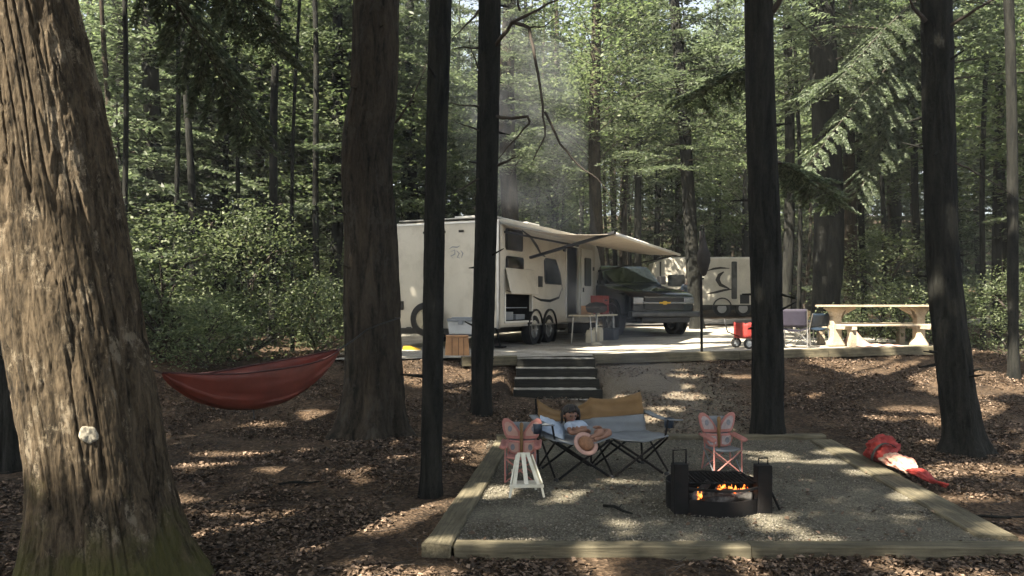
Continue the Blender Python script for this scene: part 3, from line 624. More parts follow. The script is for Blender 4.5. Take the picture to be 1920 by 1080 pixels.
# the rest of the woods
def clear(x, y):
    if y < 17: return False
    if -3.2 < x < 10.4 and y < 26.5: return False
    if 0 < x < 26 and 27 < y < 33.5: return False
    if 5.5 < x < 13 and y < 39.5: return False
    return True
def zone(x, y):
    px = 960+1500*x/y
    return ('left of the hammock' if px < 300 else 'behind the hammock' if px < 640 else 'behind the cream trailer' if px < 1135 else 'behind the truck and second trailer' if px < 1420 else 'behind the picnic table' if px < 1750 else 'beyond the bright bushes on the right')
g = np.random.default_rng(31); placed = []; tries = 0
while len(placed) < 205 and tries < 9000:
    tries += 1
    y = 17.5+72*g.random()**1.15; x = (g.random()-.5)*(1.36*y+7)
    if not clear(x, y): continue
    if y < 24 and -3.5 < x < 6: continue
    d = 1.9 if y < 35 else 2.4
    if any((x-a)**2+(y-b)**2 < d*d for a, b in placed): continue
    placed.append((x, y))
    k = g.random()
    if k < .15:
        q = int(g.integers(3)); ss = .8+.6*g.random(); wood_tree(x, y, .06, YOUNG[q], 'young feathery hemlock in the dense woods '+zone(x, y), 'young hemlocks in the woods '+zone(x, y), ss, (0, 0), None, 'bark', tries % 97, 'young_hemlock', (6.5,4.2,9)[q]*ss/18.5)
    elif k < .62: wood_tree(x, y, .09+.12*g.random(), HEM[int(g.integers(4))], 'tall dark hemlock in the dense woods '+zone(x, y), 'hemlocks in the woods '+zone(x, y), .9+.25*g.random(), (g.normal(0,.012), 0), None, 'bark', tries % 97)
    else: wood_tree(x, y, .08+.1*g.random(), BRD[int(g.integers(3))], 'leafy light green tree in the dense woods '+zone(x, y), 'leafy trees in the woods '+zone(x, y), .9+.3*g.random(), (g.normal(0,.02), 0), None, 'bark_far', tries % 97)
# understory shrubs
def shrub(x, y, s, k, lab, grp, mat=None):
    o = bpy.data.objects.new('forest_shrub', SHR[k]); C.objects.link(o); o.location = (x, y, gz(x, y)-.05); o.scale = (s, s, s*(.85+.3*random.random())); o.rotation_euler = (0, 0, random.random()*6.28)
    return tag(o, lab, 'shrub', grp)
n = 0; tries = 0; sp = []
while n < 62 and tries < 5000:
    tries += 1; y = 12.5+28*g.random()**1.3; x = (g.random()-.5)*(1.34*y+3)
    if y < 16.5 and -4.6 < x: continue
    if not (clear(x, y) or (y < 17 and x < -4.6)): continue
    if y < 24 and -4.2 < x < 10.8: continue
    if 1 < x < 16 and y < 37: continue
    if any((x-a)**2+(y-b)**2 < .8 for a, b in sp): continue
    sp.append((x, y)); n += 1
    shrub(x, y, .6+.65*g.random(), int(g.integers(3)), 'leafy green undergrowth shrub in the woods '+zone(x, y), 'undergrowth shrubs '+zone(x, y))
for i, (x, y, s, k, lab) in enumerate([(-5.0,14.2,.85,0,'dusky shrub above the left end of the red hammock'),(-3.9,15.8,.9,0,'shrub behind the middle of the red hammock'),(-4.3,18.0,.9,0,'shrub next to the thick bent trunk behind the hammock'),
    (9.0,18.5,.85,0,'sunlit pale green bush right behind the picnic table'),(9.9,18.0,.9,0,'bright bush beyond the far end of the picnic table'),(10.9,17.4,.75,1,'bright leafy bush past the tall end timber'),(11.7,16.6,.9,2,'low sunny bush at the edge of the slope'),(12.7,17.8,.9,1,'bright bush below the tall thin edge tree'),(10.2,21.8,1.3,1,'tall bush far behind the end timber'),(7.7,18.6,.8,2,'small bush behind the middle of the picnic table')]):
    shrub(x, y, s, k, lab, 'named shrubs around the site')

# bare poles among the trees
n = 0; tries = 0
while n < 70 and tries < 3000:
    tries += 1; y = 19+34*g.random(); x = (g.random()-.5)*(1.3*y+3)
    if not clear(x, y) or (y < 26 and -3.5 < x < 10.4) or any((x-a)**2+(y-b)**2 < .5 for a, b in placed): continue
    placed.append((x, y)); n += 1
    wood_tree(x, y, .045+.07*g.random(), None, 'bare thin pole-like tree in the woods '+zone(x, y), 'bare poles in the woods '+zone(x, y), 1, (g.normal(0,.03), g.normal(0,.01)), None, ('bark', 'bark_far', 'bark_mid')[n % 3], n, 'slender_tree', .6+.4*g.random(), True)
# low boughs reaching into the view
def bough(parent, p0, p1, seed, width=.9, mat='hemlock', n=26, droop=.35, sz0=.016):
    g = np.random.default_rng(seed); p0 = np.array(p0); p1 = np.array(p1); D = p1-p0; L = np.linalg.norm(D); D = D/L; Sd = unit(np.cross(D, [0,0,1])); Vs = []; wood = MB(); loc = np.array(parent.location)
    t = np.linspace(0, 1, n); pos = lambda t: p0+D*(t*L)[...,None]-np.array([0,0,1])*(droop*t*t*L*.3)[...,None]
    wood.tube([tuple(q-loc) for q in pos(np.linspace(0, 1, 12))], [.022*(1-.85*i/11) for i in range(12)], 6, False)
    for sgn in (-1, 1):
        for ti in t[2:]:
            l_ = width*(1-.6*abs(ti-.45))*(.5+.7*g.random()); d = unit(D*.7+Sd*sgn*.8+np.array([0,0,-.25-.3*g.random()])+g.normal(0,.1,3)); b = pos(np.array([ti]))[0]
            q = np.linspace(.04, 1, int(l_/.035)); c = b+d*(q*l_)[:,None]; c[:,2] -= .15*(q*l_)**2
            wood.tube([tuple(c[0]-loc), tuple(c[len(c)//2]-loc), tuple(c[-1]-loc)], [.006,.004,.002], 4, False)
            for s2 in (-1, 1):
                m = len(q); k = 5; e = unit(d+s2*np.cross(d, [0,0,1])*.9); w_ = .16*(1-q)*g.random(m)+.05
                P_ = c[:,None]+e*(w_[:,None]*np.linspace(.1,1,k))[...,None]; Vs.append((P_.reshape(-1,3)+g.normal(0,.008,(m*k,3)), np.repeat(e[None], m*k, 0)))
    c = np.concatenate([v[0] for v in Vs])-loc; d = np.concatenate([v[1] for v in Vs]); m = len(c)
    up = unit(g.normal(0, .35, (m, 3))+np.array([0,0,1])); ax = unit(d+g.normal(0, .3, (m, 3))); ay = unit(np.cross(up, ax)); sz = (sz0*(1+.9*g.random(m)))[:,None]
    V, F = quads(c, ax*sz*1.5, ay*sz*.6, up*sz*.1, 1); link('bough_needles', np_mesh('bough_needles', V, F), M[mat], parent); wood.build('bough', M['twig'], parent, True)
hidden = wood_tree(10.2, 19.0, .17, HEM[3], 'hemlock behind the leaning dark tree, pale boughs drooping over the picnic table', GN, .9, (0,0), None, 'bark', 17)
for k, (z0, px, py, Y1, w_) in enumerate([(8.6,1515,228,16.2,1.0),(9.4,1575,85,16.6,1.1),(7.6,1610,300,16.9,.8),(9.0,1650,180,17.2,1.0),(8.2,1500,120,17.0,.8)]):
    bough(hidden, (10.2, 19.0, z0), P(px, py, Y1), 400+k, w_, sz0=.021, droop=.5)
for (a, b_, Y0, Y1, sd__, w_) in [((250,-120),(475,215),7.5,9.5,4,.65),((300,-200),(520,60),8.0,10.5,6,.7)]:
    bough(big, P(*a, Y0), P(*b_, Y1), 400+sd__, w_)
stout = bpy.data.objects['forest_tree.005']
bough(stout, P(1450,300,10.8), P(1570,352,12.6), 410, .45); bough(stout, P(1420,120,10.8), P(1280,170,13), 411, .6)

# low growth far back on the hillside
g = np.random.default_rng(77); n = 0; tries = 0; far = []
while n < 75 and tries < 3000:
    tries += 1; y = 37+32*g.random(); x = (g.random()-.5)*(1.3*y+2)
    if 5 < x < 13 and y < 40: continue
    if any((x-a)**2+(y-b)**2 < 3.2 for a, b in far): continue
    far.append((x, y)); n += 1
    if n % 2:
        q = int(g.integers(3)); ss = 1.1+.6*g.random(); wood_tree(x, y, .06, YOUNG[q], 'young feathery hemlock far up the wooded slope '+zone(x, y), 'young hemlocks up the slope '+zone(x, y), ss, (0, 0), None, 'bark_far', n, 'young_hemlock', (6.5,4.2,9)[q]*ss/18.5)
    else: shrub(x, y, 1.6+1.0*g.random(), int(g.integers(2)), 'leafy bush far up the wooded slope '+zone(x, y), 'bushes up the slope '+zone(x, y))

for i, (px, Y, w) in enumerate([(330,17.5,9),(365,20,14),(440,18.5,8),(505,19,16),(545,17,7),(600,21,12),(240,16,10),(1500,23,8),(1655,22,9),(1715,25,14),(1840,21,10)]):
    wood_tree((px-960)*Y/1500, Y, w*Y/3000, None, ['bare thin trunk in the undergrowth over the hammock', 'bare thin trunk in the woods above the picnic table'][px > 1000], ['thin trunks over the hammock', 'thin trunks above the picnic table'][px > 1000], 1, (float(g.normal(0,.02)), 0), None, 'bark', 300+i, 'slender_tree', .9, True)
# ------------------------------------------------------------ object materials
M['siding'] = simple('cream_siding', (.60,.56,.47), .35, var=.07, vs=2, coat=.2, dirt=(.48,.44,.36))
M['siding_white'] = simple('white_cap', (.70,.68,.62), .35, var=.04, vs=2, coat=.2)
M['roof'] = simple('rubber_roof', (.55,.54,.50), .7, var=.2)
M['black'] = simple('black_plastic', (.012,.012,.013), .5, var=.3)
M['steel'] = simple('black_steel', (.006,.006,.006), .8, .0, var=.6, vs=14, bump=.3, bs=60, dirt=(.016,.011,.009), spec=.25)
M['alu'] = simple('aluminium', (.45,.45,.44), .35, .9, var=.1)
M['chrome'] = simple('chrome', (.28,.28,.29), .25, 1, var=.2)
M['dark_chrome'] = simple('dull_chrome', (.09,.092,.095), .4, .9, var=.3)
M['glass'] = glass('tinted_glass')
M['glass_clear'] = glass('pale_glass', (.10,.11,.10), .1)
M['tyre'] = simple('tyre_rubber', (.018,.018,.018), .85, var=.3, bump=.3)
M['paint'] = simple('dark_blue_paint', (.010,.016,.028), .22, .3, var=.1, coat=.8, dirt=(.03,.032,.032))
M['interior'] = simple('dark_interior', (.03,.026,.022), .9, var=.4)
M['awning'] = simple('awning_cloth', (.48,.42,.35), .8, var=.12, vs=3)
M['red'] = simple('red_plastic', (.24,.03,.02), .5, var=.25, vs=5)
M['redcloth'] = simple('red_cloth', (.27,.024,.018), .75, var=.35, vs=9, bump=.5, bs=30)
M['hammock'] = simple('hammock_nylon', (.17,.036,.022), .6, var=.3, vs=3, bump=.25, bs=9)
M['hammock_edge'] = simple('hammock_dark_hem', (.06,.018,.016), .7, var=.25)
M['tan'] = simple('tan_plastic', (.42,.22,.10), .6, var=.18, vs=8, bump=.2)
M['grey_tote'] = simple('grey_tote', (.22,.24,.26), .45, var=.1)
M['pale_tote'] = simple('pale_tote', (.50,.52,.52), .4, var=.1)
M['blue'] = simple('blue_plastic', (.010,.022,.04), .5, var=.2)
M['yellow'] = simple('yellow_plastic', (.55,.33,.02), .5, var=.15)
M['straw'] = simple('brown_straw', (.23,.115,.06), .85, var=.35, vs=30, bump=.5, bs=80)
M['white'] = simple('white_paint', (.62,.60,.50), .5, var=.12, vs=12, dirt=(.42,.38,.27))
M['cream'] = simple('cream_plastic', (.55,.50,.38), .5, var=.15)
M['ochre'] = simple('ochre_canvas', (.17,.10,.038), .85, var=.22, vs=6, bump=.4, bs=90)
M['greycloth'] = simple('grey_canvas', (.16,.175,.185), .85, var=.15, vs=7, bump=.4, bs=90)
M['palecloth'] = simple('pale_blue_cloth', (.33,.40,.50), .85, var=.2, vs=14, bump=.4)
M['pink'] = simple('salmon_cloth', (.36,.155,.13), .85, var=.2, vs=14, bump=.3)
M['pinklight'] = simple('light_peach_cloth', (.42,.26,.21), .85, var=.15, vs=14)
M['skin'] = simple('skin', (.22,.115,.075), .55, var=.08, vs=8)
M['hair'] = simple('dark_hair', (.014,.010,.008), .6, var=.4, vs=40, bump=.6, bs=120)
M['purple'] = simple('purple_cloth', (.022,.019,.034), .8, var=.25, vs=12)
M['picnic'] = woodmat('pale_planed_wood', (.38,.30,.20), (.56,.48,.36), (14,.7,14))
M['log'] = simple('charred_log', (.03,.024,.02), .95, var=.7, vs=20, bump=.8, bs=30, dirt=(.35,.33,.30))
M['ash'] = simple('ash', (.16,.15,.14), 1, var=.6, vs=16, bump=.6)
def wheel(parent, c, r, w, name='wheel', axis='y', rimmat='alu', spokes=6):
    """wheel > tyre mesh with rim child"""
    mb = MB(); mb.lathe([(r*.60,-w/2*.9),(r*.9,-w/2),(r*.985,-w/2*.8),(r,-w/4),(r,w/4),(r*.985,w/2*.8),(r*.9,w/2),(r*.60,w/2*.9),(r*.60,-w/2*.9)], (0,0,0), 32, axis)
    o = mb.build(name, M['tyre'], parent, True); o.location = c
    m2 = MB().lathe([(0,-w*.3),(r*.58,-w*.3),(r*.62,-w*.46),(r*.62,w*.46),(r*.58,w*.3),(0,w*.3)], (0,0,0), 28, axis)
    for k in range(spokes):
        a = k/spokes*6.283
        for sg in (-1, 1):
            p0 = (0, sg*w*.36, 0); p1 = (math.cos(a)*r*.56, sg*w*.36, math.sin(a)*r*.56)
            if axis == 'x': p0 = (sg*w*.36,0,0); p1 = (sg*w*.36, math.cos(a)*r*.56, math.sin(a)*r*.56)
            m2.beam(p0, p1, r*.14, r*.08)
    m2.build('rim', M[rimmat], o)
    return o
def rrect(x0, x1, z0, z1, r, n=4):
    pts = []
    for cx, cz, a0 in ((x1-r, z1-r, 0), (x0+r, z1-r, 90), (x0+r, z0+r, 180), (x1-r, z0+r, 270)):
        for k in range(n+1):
            a = math.radians(a0+90*k/n); pts.append((cx+r*math.cos(a), cz+r*math.sin(a)))
    return pts
# ------------------------------------------------------------ travel trailer
u = Vector((.417,.909,0)).normalized(); ang = math.atan2(u.y, u.x)
ZG = .82
T = empty('travel_trailer', (-.28, 17.0, ZG), ang); tag(T, 'cream travel trailer with open door, hatch and side awning, spare tyre on its back', 'trailer')
Wd = 2.62; L = 7.05; zb, ztp = .45, 2.76
holes = [(.30,1.74,.58,1.17), (4.02,4.95,.60,2.46)]
gx = sorted({0, 6.35, *[h[0] for h in holes], *[h[1] for h in holes]}); gzs = sorted({zb, ztp-.06, *[h[2] for h in holes], *[h[3] for h in holes]})
w = MB()
for i in range(len(gx)-1):
    for j in range(len(gzs)-1):
        cx, cz = (gx[i]+gx[i+1])/2, (gzs[j]+gzs[j+1])/2
        if any(h[0] < cx < h[1] and h[2] < cz < h[3] for h in holes): continue
        w.add([(gx[i],0,gzs[j]),(gx[i+1],0,gzs[j]),(gx[i+1],0,gzs[j+1]),(gx[i],0,gzs[j+1])], [(0,1,2,3)])
for h in holes:   # reveals
    a, b_, c, d = h
    w.add([(a,0,c),(b_,0,c),(b_,0,d),(a,0,d),(a,.05,c),(b_,.05,c),(b_,.05,d),(a,.05,d)], [(0,4,5,1),(1,5,6,2),(2,6,7,3),(3,7,4,0)])
w.add([(0,0,zb),(0,Wd,zb-.08),(0,Wd,ztp-.06),(0,0,ztp-.06)], [(3,2,1,0)])
w.add([(0,Wd,zb),(6.35,Wd,zb),(6.35,Wd,ztp-.06),(0,Wd,ztp-.06)], [(3,2,1,0)])
# roof with rounded edges and nose
prof = [(0,ztp-.06),(.03,ztp-.01),(.12,ztp+.02),(3,ztp+.06),(6.0,ztp),(6.35,ztp-.06)]
for k in range(len(prof)-1):
    w.add([(prof[k][0],-.0,prof[k][1]),(prof[k+1][0],0,prof[k+1][1]),(prof[k+1][0],Wd,prof[k+1][1]),(prof[k][0],Wd,prof[k][1])], [(0,1,2,3)])
for y in (0, Wd):
    f = tuple(range(len(prof))); w.add([(p[0], y, p[1]) for p in prof], [f if y == 0 else f[::-1]])
w.add([(0,0,zb),(6.35,0,zb),(6.35,Wd,zb),(0,Wd,zb)], [(3,2,1,0)])
w.build('body_wall', M['siding'], T)
nose = [(6.353,zb),(6.95,zb+.05),(7.08,zb+.5),(7.05,1.5),(6.85,2.2),(6.6,2.55),(6.353,ztp-.07)]
MB().prism(nose, 'y', .01, Wd-.01).build('nose_cap', M['siding_white'], T, bevel=.02)
MB().box(.06,6.3,.08,Wd-.08,ztp+.05,ztp+.075).box(.6,1.1,.9,1.4,ztp+.07,ztp+.18).box(3.6,4.4,.9,1.6,ztp+.07,ztp+.32).box(5.2,5.55,1.5,1.85,ztp+.07,ztp+.16).build('roof_deck', M['roof'], T, bevel=.01)
# interior floor, ceiling light-tight partition
MB().box(.05,6.3,.95,1.0,zb+.06,ztp-.1).box(3.6,3.64,.02,.95,zb+.05,ztp-.1).box(1.9,1.94,.02,.95,zb+.05,ztp-.1).box(.1,1.9,.02,.95,1.19,1.22).box(3.64,6.3,.02,.95,zb+.01,zb+.06).box(.1,1.9,.02,.95,zb+.01,zb+.06).build('interior', M['interior'], T)
MB().box(.55,1.0,.12,.5,.60,.78).box(1.1,1.6,.1,.5,.60,.72).box(.32,1.72,.1,.6,.86,.88).build('storage_shelf', M['grey_tote'], T)
# trim: corner mouldings and skirt
MB().box(-.02,.045,-.012,-.002,zb-.02,ztp-.05).box(-.02,-.004,-.012,.045,zb-.02,ztp-.05).box(-.02,-.004,Wd-.05,Wd+.012,zb-.06,ztp-.05).box(-.025,-.004,-.01,Wd+.01,ztp-.055,ztp-.02).box(.05,6.35,-.014,-.002,zb,zb+.04).box(.05,6.35,-.03,-.002,ztp-.10,ztp-.05).build('edge_moulding', M['alu'], T)
MB().box(-.10,-.003,.15,Wd-.15,zb-.16,zb-.03).box(-.06,6.2,.35,.45,zb-.14,zb-.01).box(-.06,6.2,Wd-.45,Wd-.35,zb-.14,zb-.01).box(.3,.36,.35,Wd-.35,zb-.14,zb-.02).box(6.1,8.0,1.15,1.4,zb-.14,zb-.02).build('chassis_bumper', M['black'], T, bevel=.008)
def window(parent, x0, x1, z0, z1, y=-.004, r=.07, poly=None, frame='black', gm='glass', name='window'):
    pl = poly or rrect(x0, x1, z0, z1, r); cx, cz = (x0+x1)/2, (z0+z1)/2
    o = MB().prism(pl, 'y', y-.022, y).build(name, M[frame], parent)
    inn = [(cx+(p[0]-cx)*.9, cz+(p[1]-cz)*.92) for p in pl]
    MB().prism(inn, 'y', y-.028, y-.0225).build('pane', M[gm], o)
    return o
window(T, .32, 1.22, 2.13, 2.60); window(T, .34, 1.27, 1.66, 2.0)
window(T, 2.5, 3.62, 1.44, 2.07, poly=[(2.55,1.5),(2.62,1.44),(3.60,1.44),(3.62,1.52),(3.34,1.98),(3.22,2.07),(2.6,2.07),(2.5,2.0)])
# hatch lifted off the storage bay
MB().obox((1.03,-.10,1.46), (.76,0,0), (0,.012,.004), (0,-.07,-.28)).build('hatch_panel', M['siding'], T, bevel=.008)
MB().tube([(.36,-.01,1.25),(.36,-.16,1.2)], .01).tube([(1.7,-.01,1.25),(1.7,-.16,1.2)], .01).build('gas_strut', M['black'], T)
MB().box(.26,.297,-.03,-.002,.54,1.2).box(1.743,1.78,-.03,-.002,.54,1.2).box(.26,1.78,-.03,-.002,.535,.577).build('hatch_frame', M['siding_white'], T, bevel=.004)
# open entry door folded against the wall
d = MB().box(5.02,5.92,-.075,-.035,.62,2.46).build('entry_door', M['siding_white'], T, bevel=.012)
window(d, 5.22, 5.72, 1.45, 2.22, -.077, .05, gm='glass_clear', name='door_window')
MB().box(5.08,5.14,-.10,-.076,1.28,1.4).build('handle', M['black'], d)
MB().box(3.96,4.015,-.03,-.002,.58,2.5).box(4.955,5.01,-.03,-.002,.58,2.5).box(3.96,5.01,-.03,-.002,2.465,2.52).build('door_frame', M['siding_white'], T, bevel=.004)
MB().box(4.08,4.9,-.42,-.03,.42,.46).box(4.1,4.88,-.62,-.36,.20,.23).box(4.1,4.13,-.6,-.02,.2,.46).box(4.85,4.88,-.6,-.02,.2,.46).build('entry_step', M['steel'], T)
MB().box(5.3,5.7,-.02,-.003,.62,.76).box(2.15,2.4,-.02,-.003,1.36,1.62).box(6.0,6.2,-.03,-.003,1.9,2.0).box(3.78,3.9,-.05,-.003,2.3,2.42).build('side_hatch', M['black'], T, bevel=.004)
# swoosh decals on the side
def decal(pts, wd, mat, name, parent, y=-.004, t=.003, fx=None):
    mb = MB(); n = len(pts); vs = []
    for i, (x, z) in enumerate(pts):
        a, b_ = pts[max(i-1, 0)], pts[min(i+1, n-1)]; dx, dz = b_[0]-a[0], b_[1]-a[1]; l = math.hypot(dx, dz) or 1
        k = wd*math.sin(math.pi*(i+.35)/(n-.3)); vs += [(x-dz/l*k, z+dx/l*k), (x+dz/l*k, z-dx/l*k)]
    for i in range(n-1):
        q = [vs[2*i], vs[2*i+1], vs[2*i+3], vs[2*i+2]]
        if fx is None: mb.add([(p[0], y-t, p[1]) for p in q], [(0,1,2,3)])
        else: mb.add([(fx-t, p[0], p[1]) for p in q], [(3,2,1,0)])
    return mb.build(name, M[mat], parent)
decal([(1.2,2.62),(1.7,2.5),(2.1,2.3),(2.3,2.15),(2.6,2.1)], .05, 'black', 'stripe_decal', T)
decal([(1.8,1.14),(2.3,1.05),(2.9,1.03),(3.5,1.12),(3.7,1.35)], .035, 'black', 'stripe_decal', T)
decal([(3.3,2.05),(3.6,1.7),(3.75,1.3)], .03, 'black', 'stripe_decal', T)
# small script mark high on the back wall, and marker lamps
for pts in ([(1.20,2.16),(1.12,2.2),(1.0,2.19),(.93,2.22)],[(1.16,2.10),(1.06,2.13),(1.06,2.04),(1.16,2.0),(1.1,1.95)],[(1.02,2.12),(.95,2.05),(1.0,1.97),(.93,1.95)],[(.92,2.12),(.86,2.05),(.9,1.96)]):
    decal(pts, .014, 'grey_tote', 'script_decal', T, fx=-.004)
for y in (.9, 1.35, 1.8): MB().box(-.02,-.003,y-.06,y+.06,ztp-.25,ztp-.2).build('marker_lamp', M['interior'], T)
for y in (.14, Wd-.2):
    MB().box(-.03,-.003,y-.05,y+.08,.82,1.02).build('tail_lamp', M['interior'], T, bevel=.006)
sw = wheel(T, (-.26, 1.62, .62), .37, .2, 'spare_wheel', 'x', 'cream'); MB().box(-.2,-.003,1.57,1.67,.55,.7).build('spare_carrier', M['black'], T)
for x in (1.95, 2.85):
    for y in (.10, Wd-.12): wheel(T, (x, y, .355), .355, .22)
MB().lathe([(.40,-.05),(.44,-.05),(.44,.06),(.40,.06)], (1.95,.0,.40), 24, 'y').lathe([(.40,-.05),(.44,-.05),(.44,.06),(.40,.06)], (2.85,.0,.40), 24, 'y').build('wheel_arch', M['black'], T)
for x in (.5, 6.0): MB().tube([(x,.3,zb-.02),(x,.2,.03)], .025).box(x-.1,x+.1,.1,.3,.0,.03).build('stabiliser_jack', M['steel'], T)
# awning (moves with the trailer)
def aw(s_, t):   # along wall 0..1, outwards 0..1
    x = (.12+6.75*s_)*(1-t)+(.93+5.95*s_)*t; z = 2.66*(1-t)+(2.43-.10*s_)*t-.10*math.sin(math.pi*t)-.03*math.sin(math.pi*s_)
    return (x, -.03-2.26*t, z)
MB().grid(aw, 24, 12).build('awning', M['awning'], T, True, solid=.006)
MB().tube([aw(0,1), aw(1,1)], .035, 10).build('awning_roller', M['siding_white'], T, True)
A0 = Vector(aw(0,1)); A1 = Vector(aw(1,1))
MB().beam(A0+Vector((-.05,0,.03)), (1.55,-.06,2.02), .09, .06).build('awning_arm', M['black'], T, bevel=.008)
MB().beam(A1, (6.5,-.04,1.9), .05, .04).build('awning_arm', M['black'], T)
MB().beam((.2,-.04,2.5),(1.9,-1.1,2.28),.04,.04).build('awning_arm', M['black'], T)
# ------------------------------------------------------------ pickup truck
kx, ky = 4.05, 21.3; tz = float(upz(kx, ky))+.0
K = empty('pickup_truck', (kx, ky, tz), math.atan2(-.94, .34)); K.scale = (1.05,)*3; tag(K, 'dark blue crew cab pickup truck facing out beside the trailer nose', 'truck')
# local x forward (front at x=0), y left, body runs to x=-5.7
def sec(x, hw, z0, z1, r=.10, tuck=.0):
    ring = []
    for (sy, sz_) in ((1,1),(-1,1),(-1,-1),(1,-1)):
        for k in range(4):
            a = {(1,1):0,(-1,1):90,(-1,-1):180,(1,-1):270}[(sy,sz_)]+k*30
            hwz = hw-(tuck if sz_ > 0 else 0); ring.append((x, sy*(hwz-r)+r*math.cos(R(a)), (z1-r if sz_ > 0 else z0+r)+r*math.sin(R(a))))
    return ring
def loft(name, secs, mat, parent, smooth=True, caps=True):
    n = len(secs[0]); mb = MB(); vs = [v for s_ in secs for v in s_]
    fs = [(i*n+k, i*n+(k+1)%n, (i+1)*n+(k+1)%n, (i+1)*n+k) for i in range(len(secs)-1) for k in range(n)]
    if caps: fs += [tuple(range(n))[::-1], tuple((len(secs)-1)*n+k for k in range(n))]
    mb.add(vs, fs); return mb.build(name, M[mat], parent, smooth)
body = loft('body', [sec(-.02,.86,.58,1.0,.08), sec(-.12,.95,.48,1.09,.10), sec(-.5,.99,.46,1.19,.12,.03), sec(-1.2,1.0,.46,1.28,.12,.04), sec(-1.62,1.0,.46,1.35,.10,.03), sec(-1.7,1.0,.44,1.36,.08,.02), sec(-4.0,1.0,.44,1.36,.08,.02), sec(-5.6,1.0,.5,1.38,.06,.01), sec(-5.7,.98,.52,1.37,.05,.01)], 'paint', K)
body.modifiers.new('e', 'EDGE_SPLIT').split_angle = R(40)
cab = loft('cab', [sec(-1.62,.92,1.2,1.37,.05,.03), sec(-2.12,.90,1.2,1.87,.09,.13), sec(-2.5,.90,1.2,1.92,.10,.15), sec(-3.6,.90,1.2,1.93,.10,.15), sec(-4.0,.90,1.2,1.86,.10,.15), sec(-4.12,.90,1.2,1.40,.06,.05)], 'paint', K)
cab.modifiers.new('e', 'EDGE_SPLIT').split_angle = R(40)
MB().add([(-1.70,-.78,1.43),(-1.70,.78,1.43),(-2.09,.68,1.83),(-2.09,-.68,1.83)], [(0,1,2,3)]).build('windscreen', M['glass'], K, solid=.012).location.x = .03
for sy in (-1, 1):
    for x0, x1, a in ((-1.95,-2.82,1),(-2.94,-3.75,0)):
        MB().add([(x0+.02,sy*.915,1.40),(x1,sy*.915,1.40),(x1+.02,sy*.79,1.82),(x0-(.38 if a else .02),sy*.79,1.82)], [(0,1,2,3)]).build('side_window', M['glass'], K, solid=.014)
    MB().box(-2.1,-1.9,sy*1.0 if sy > 0 else -1.2,1.2 if sy > 0 else -1.0,1.38,1.62).build('wing_mirror', M['black'], K, bevel=.03)
    MB().lathe([(.42,-.03),(.50,-.03),(.50,.03),(.42,.03)], (-.98,sy*.985,.48), 28, 'y').build('wheel_arch', M['black'], K)
    MB().lathe([(.42,-.03),(.50,-.03),(.50,.03),(.42,.03)], (-4.65,sy*.985,.48), 28, 'y').build('wheel_arch', M['black'], K)
    for x in (-.98, -4.65): wheel(K, (x, sy*.90, .41), .41, .27, 'wheel', 'y', 'alu', 6)
    MB().box(-3.9,-1.6,sy*.97-.07,sy*.97+.07,.38,.44).build('running_board', M['dark_chrome'], K, bevel=.01)
    MB().box(-.07,.012,sy*.60-.02 if sy > 0 else -.88,.88 if sy > 0 else -.58,.83,1.01).build('headlight', M['chrome'], K, bevel=.02)
    MB().box(-3.1,-2.95,sy*1.0-.012,sy*1.0+.012,1.12,1.16).build('door_handle', M['chrome'], K)
MB().box(-.04,.02,-.57,.57,.70,1.02).build('grille', M['black'], K, bevel=.02)
MB().box(.018,.04,-.60,.60,.845,.885).box(.018,.03,-.6,.6,1.005,1.02).box(.018,.03,-.6,.6,.70,.715).build('grille_bar', M['chrome'], K, bevel=.006)
MB().add([(.045,y,z) for y, z in ((-.15,.845),(-.17,.885),(-.06,.885),(-.045,.91),(.045,.91),(.06,.885),(.17,.885),(.15,.845),(.06,.845),(.045,.82),(-.045,.82),(-.06,.845))], [tuple(range(12))]).build('emblem', M['yellow'], K, solid=.01)
MB().box(-.10,.14,-.99,.99,.50,.65).build('bumper', M['dark_chrome'], K, bevel=.04)
MB().box(-.05,.10,-.7,.7,.36,.50).box(-5.5,-.3,-.4,.4,.34,.48).box(-4.9,-4.4,-.85,.85,.36,.46).box(-1.2,-.7,-.85,.85,.36,.46).build('underbody', M['black'], K, bevel=.02)
MB().prism([(-1.5,1.33),(-.3,1.14),(-.3,1.165),(-1.5,1.365)], 'y', -.42, .42).build('bonnet_bulge', M['paint'], K, bevel=.012)
# ------------------------------------------------------------ second trailer
Y2 = 35.2; X2 = (1226-960)*Y2/1500; z2 = float(upz(X2+2, Y2))
Q = empty('travel_trailer', (X2, Y2, z2), R(-2)); tag(Q, 'farther cream trailer with dark crescent and swoosh graphics behind the truck', 'trailer')
MB().prism([(0,.45),(4.75,.45),(4.75,2.45),(4.55,2.55),(.5,2.55),(.1,2.40),(-.02,1.6)], 'y', 0, 2.4).build('body_wall', M['siding'], Q, bevel=.03)
MB().prism([(.2,2.553),(4.5,2.553),(4.45,2.60),(.5,2.60)], 'y', .05, 2.35).build('roof_deck', M['roof'], Q)
MB().box(.25,.32,-.02,-.003,1.15,2.4).box(0,4.75,-.02,-.003,.45,.5).build('edge_moulding', M['interior'], Q)
window(Q, .60, 1.35, 1.32, 1.82)
MB().prism(rrect(3.38,3.62,.75,2.4,.05), 'y', -.03, -.003).build('entry_door', M['glass'], Q)
MB().box(3.75,4.15,-.03,-.003,.55,.95).build('side_hatch', M['black'], Q)
decal([(2.35,2.0),(2.6,2.08),(2.9,2.12),(3.3,2.10)], .05, 'interior', 'stripe_decal', Q)
decal([(3.05,1.95),(2.85,1.8),(2.78,1.6),(2.9,1.38),(3.3,1.2)], .10, 'interior', 'crescent_decal', Q)
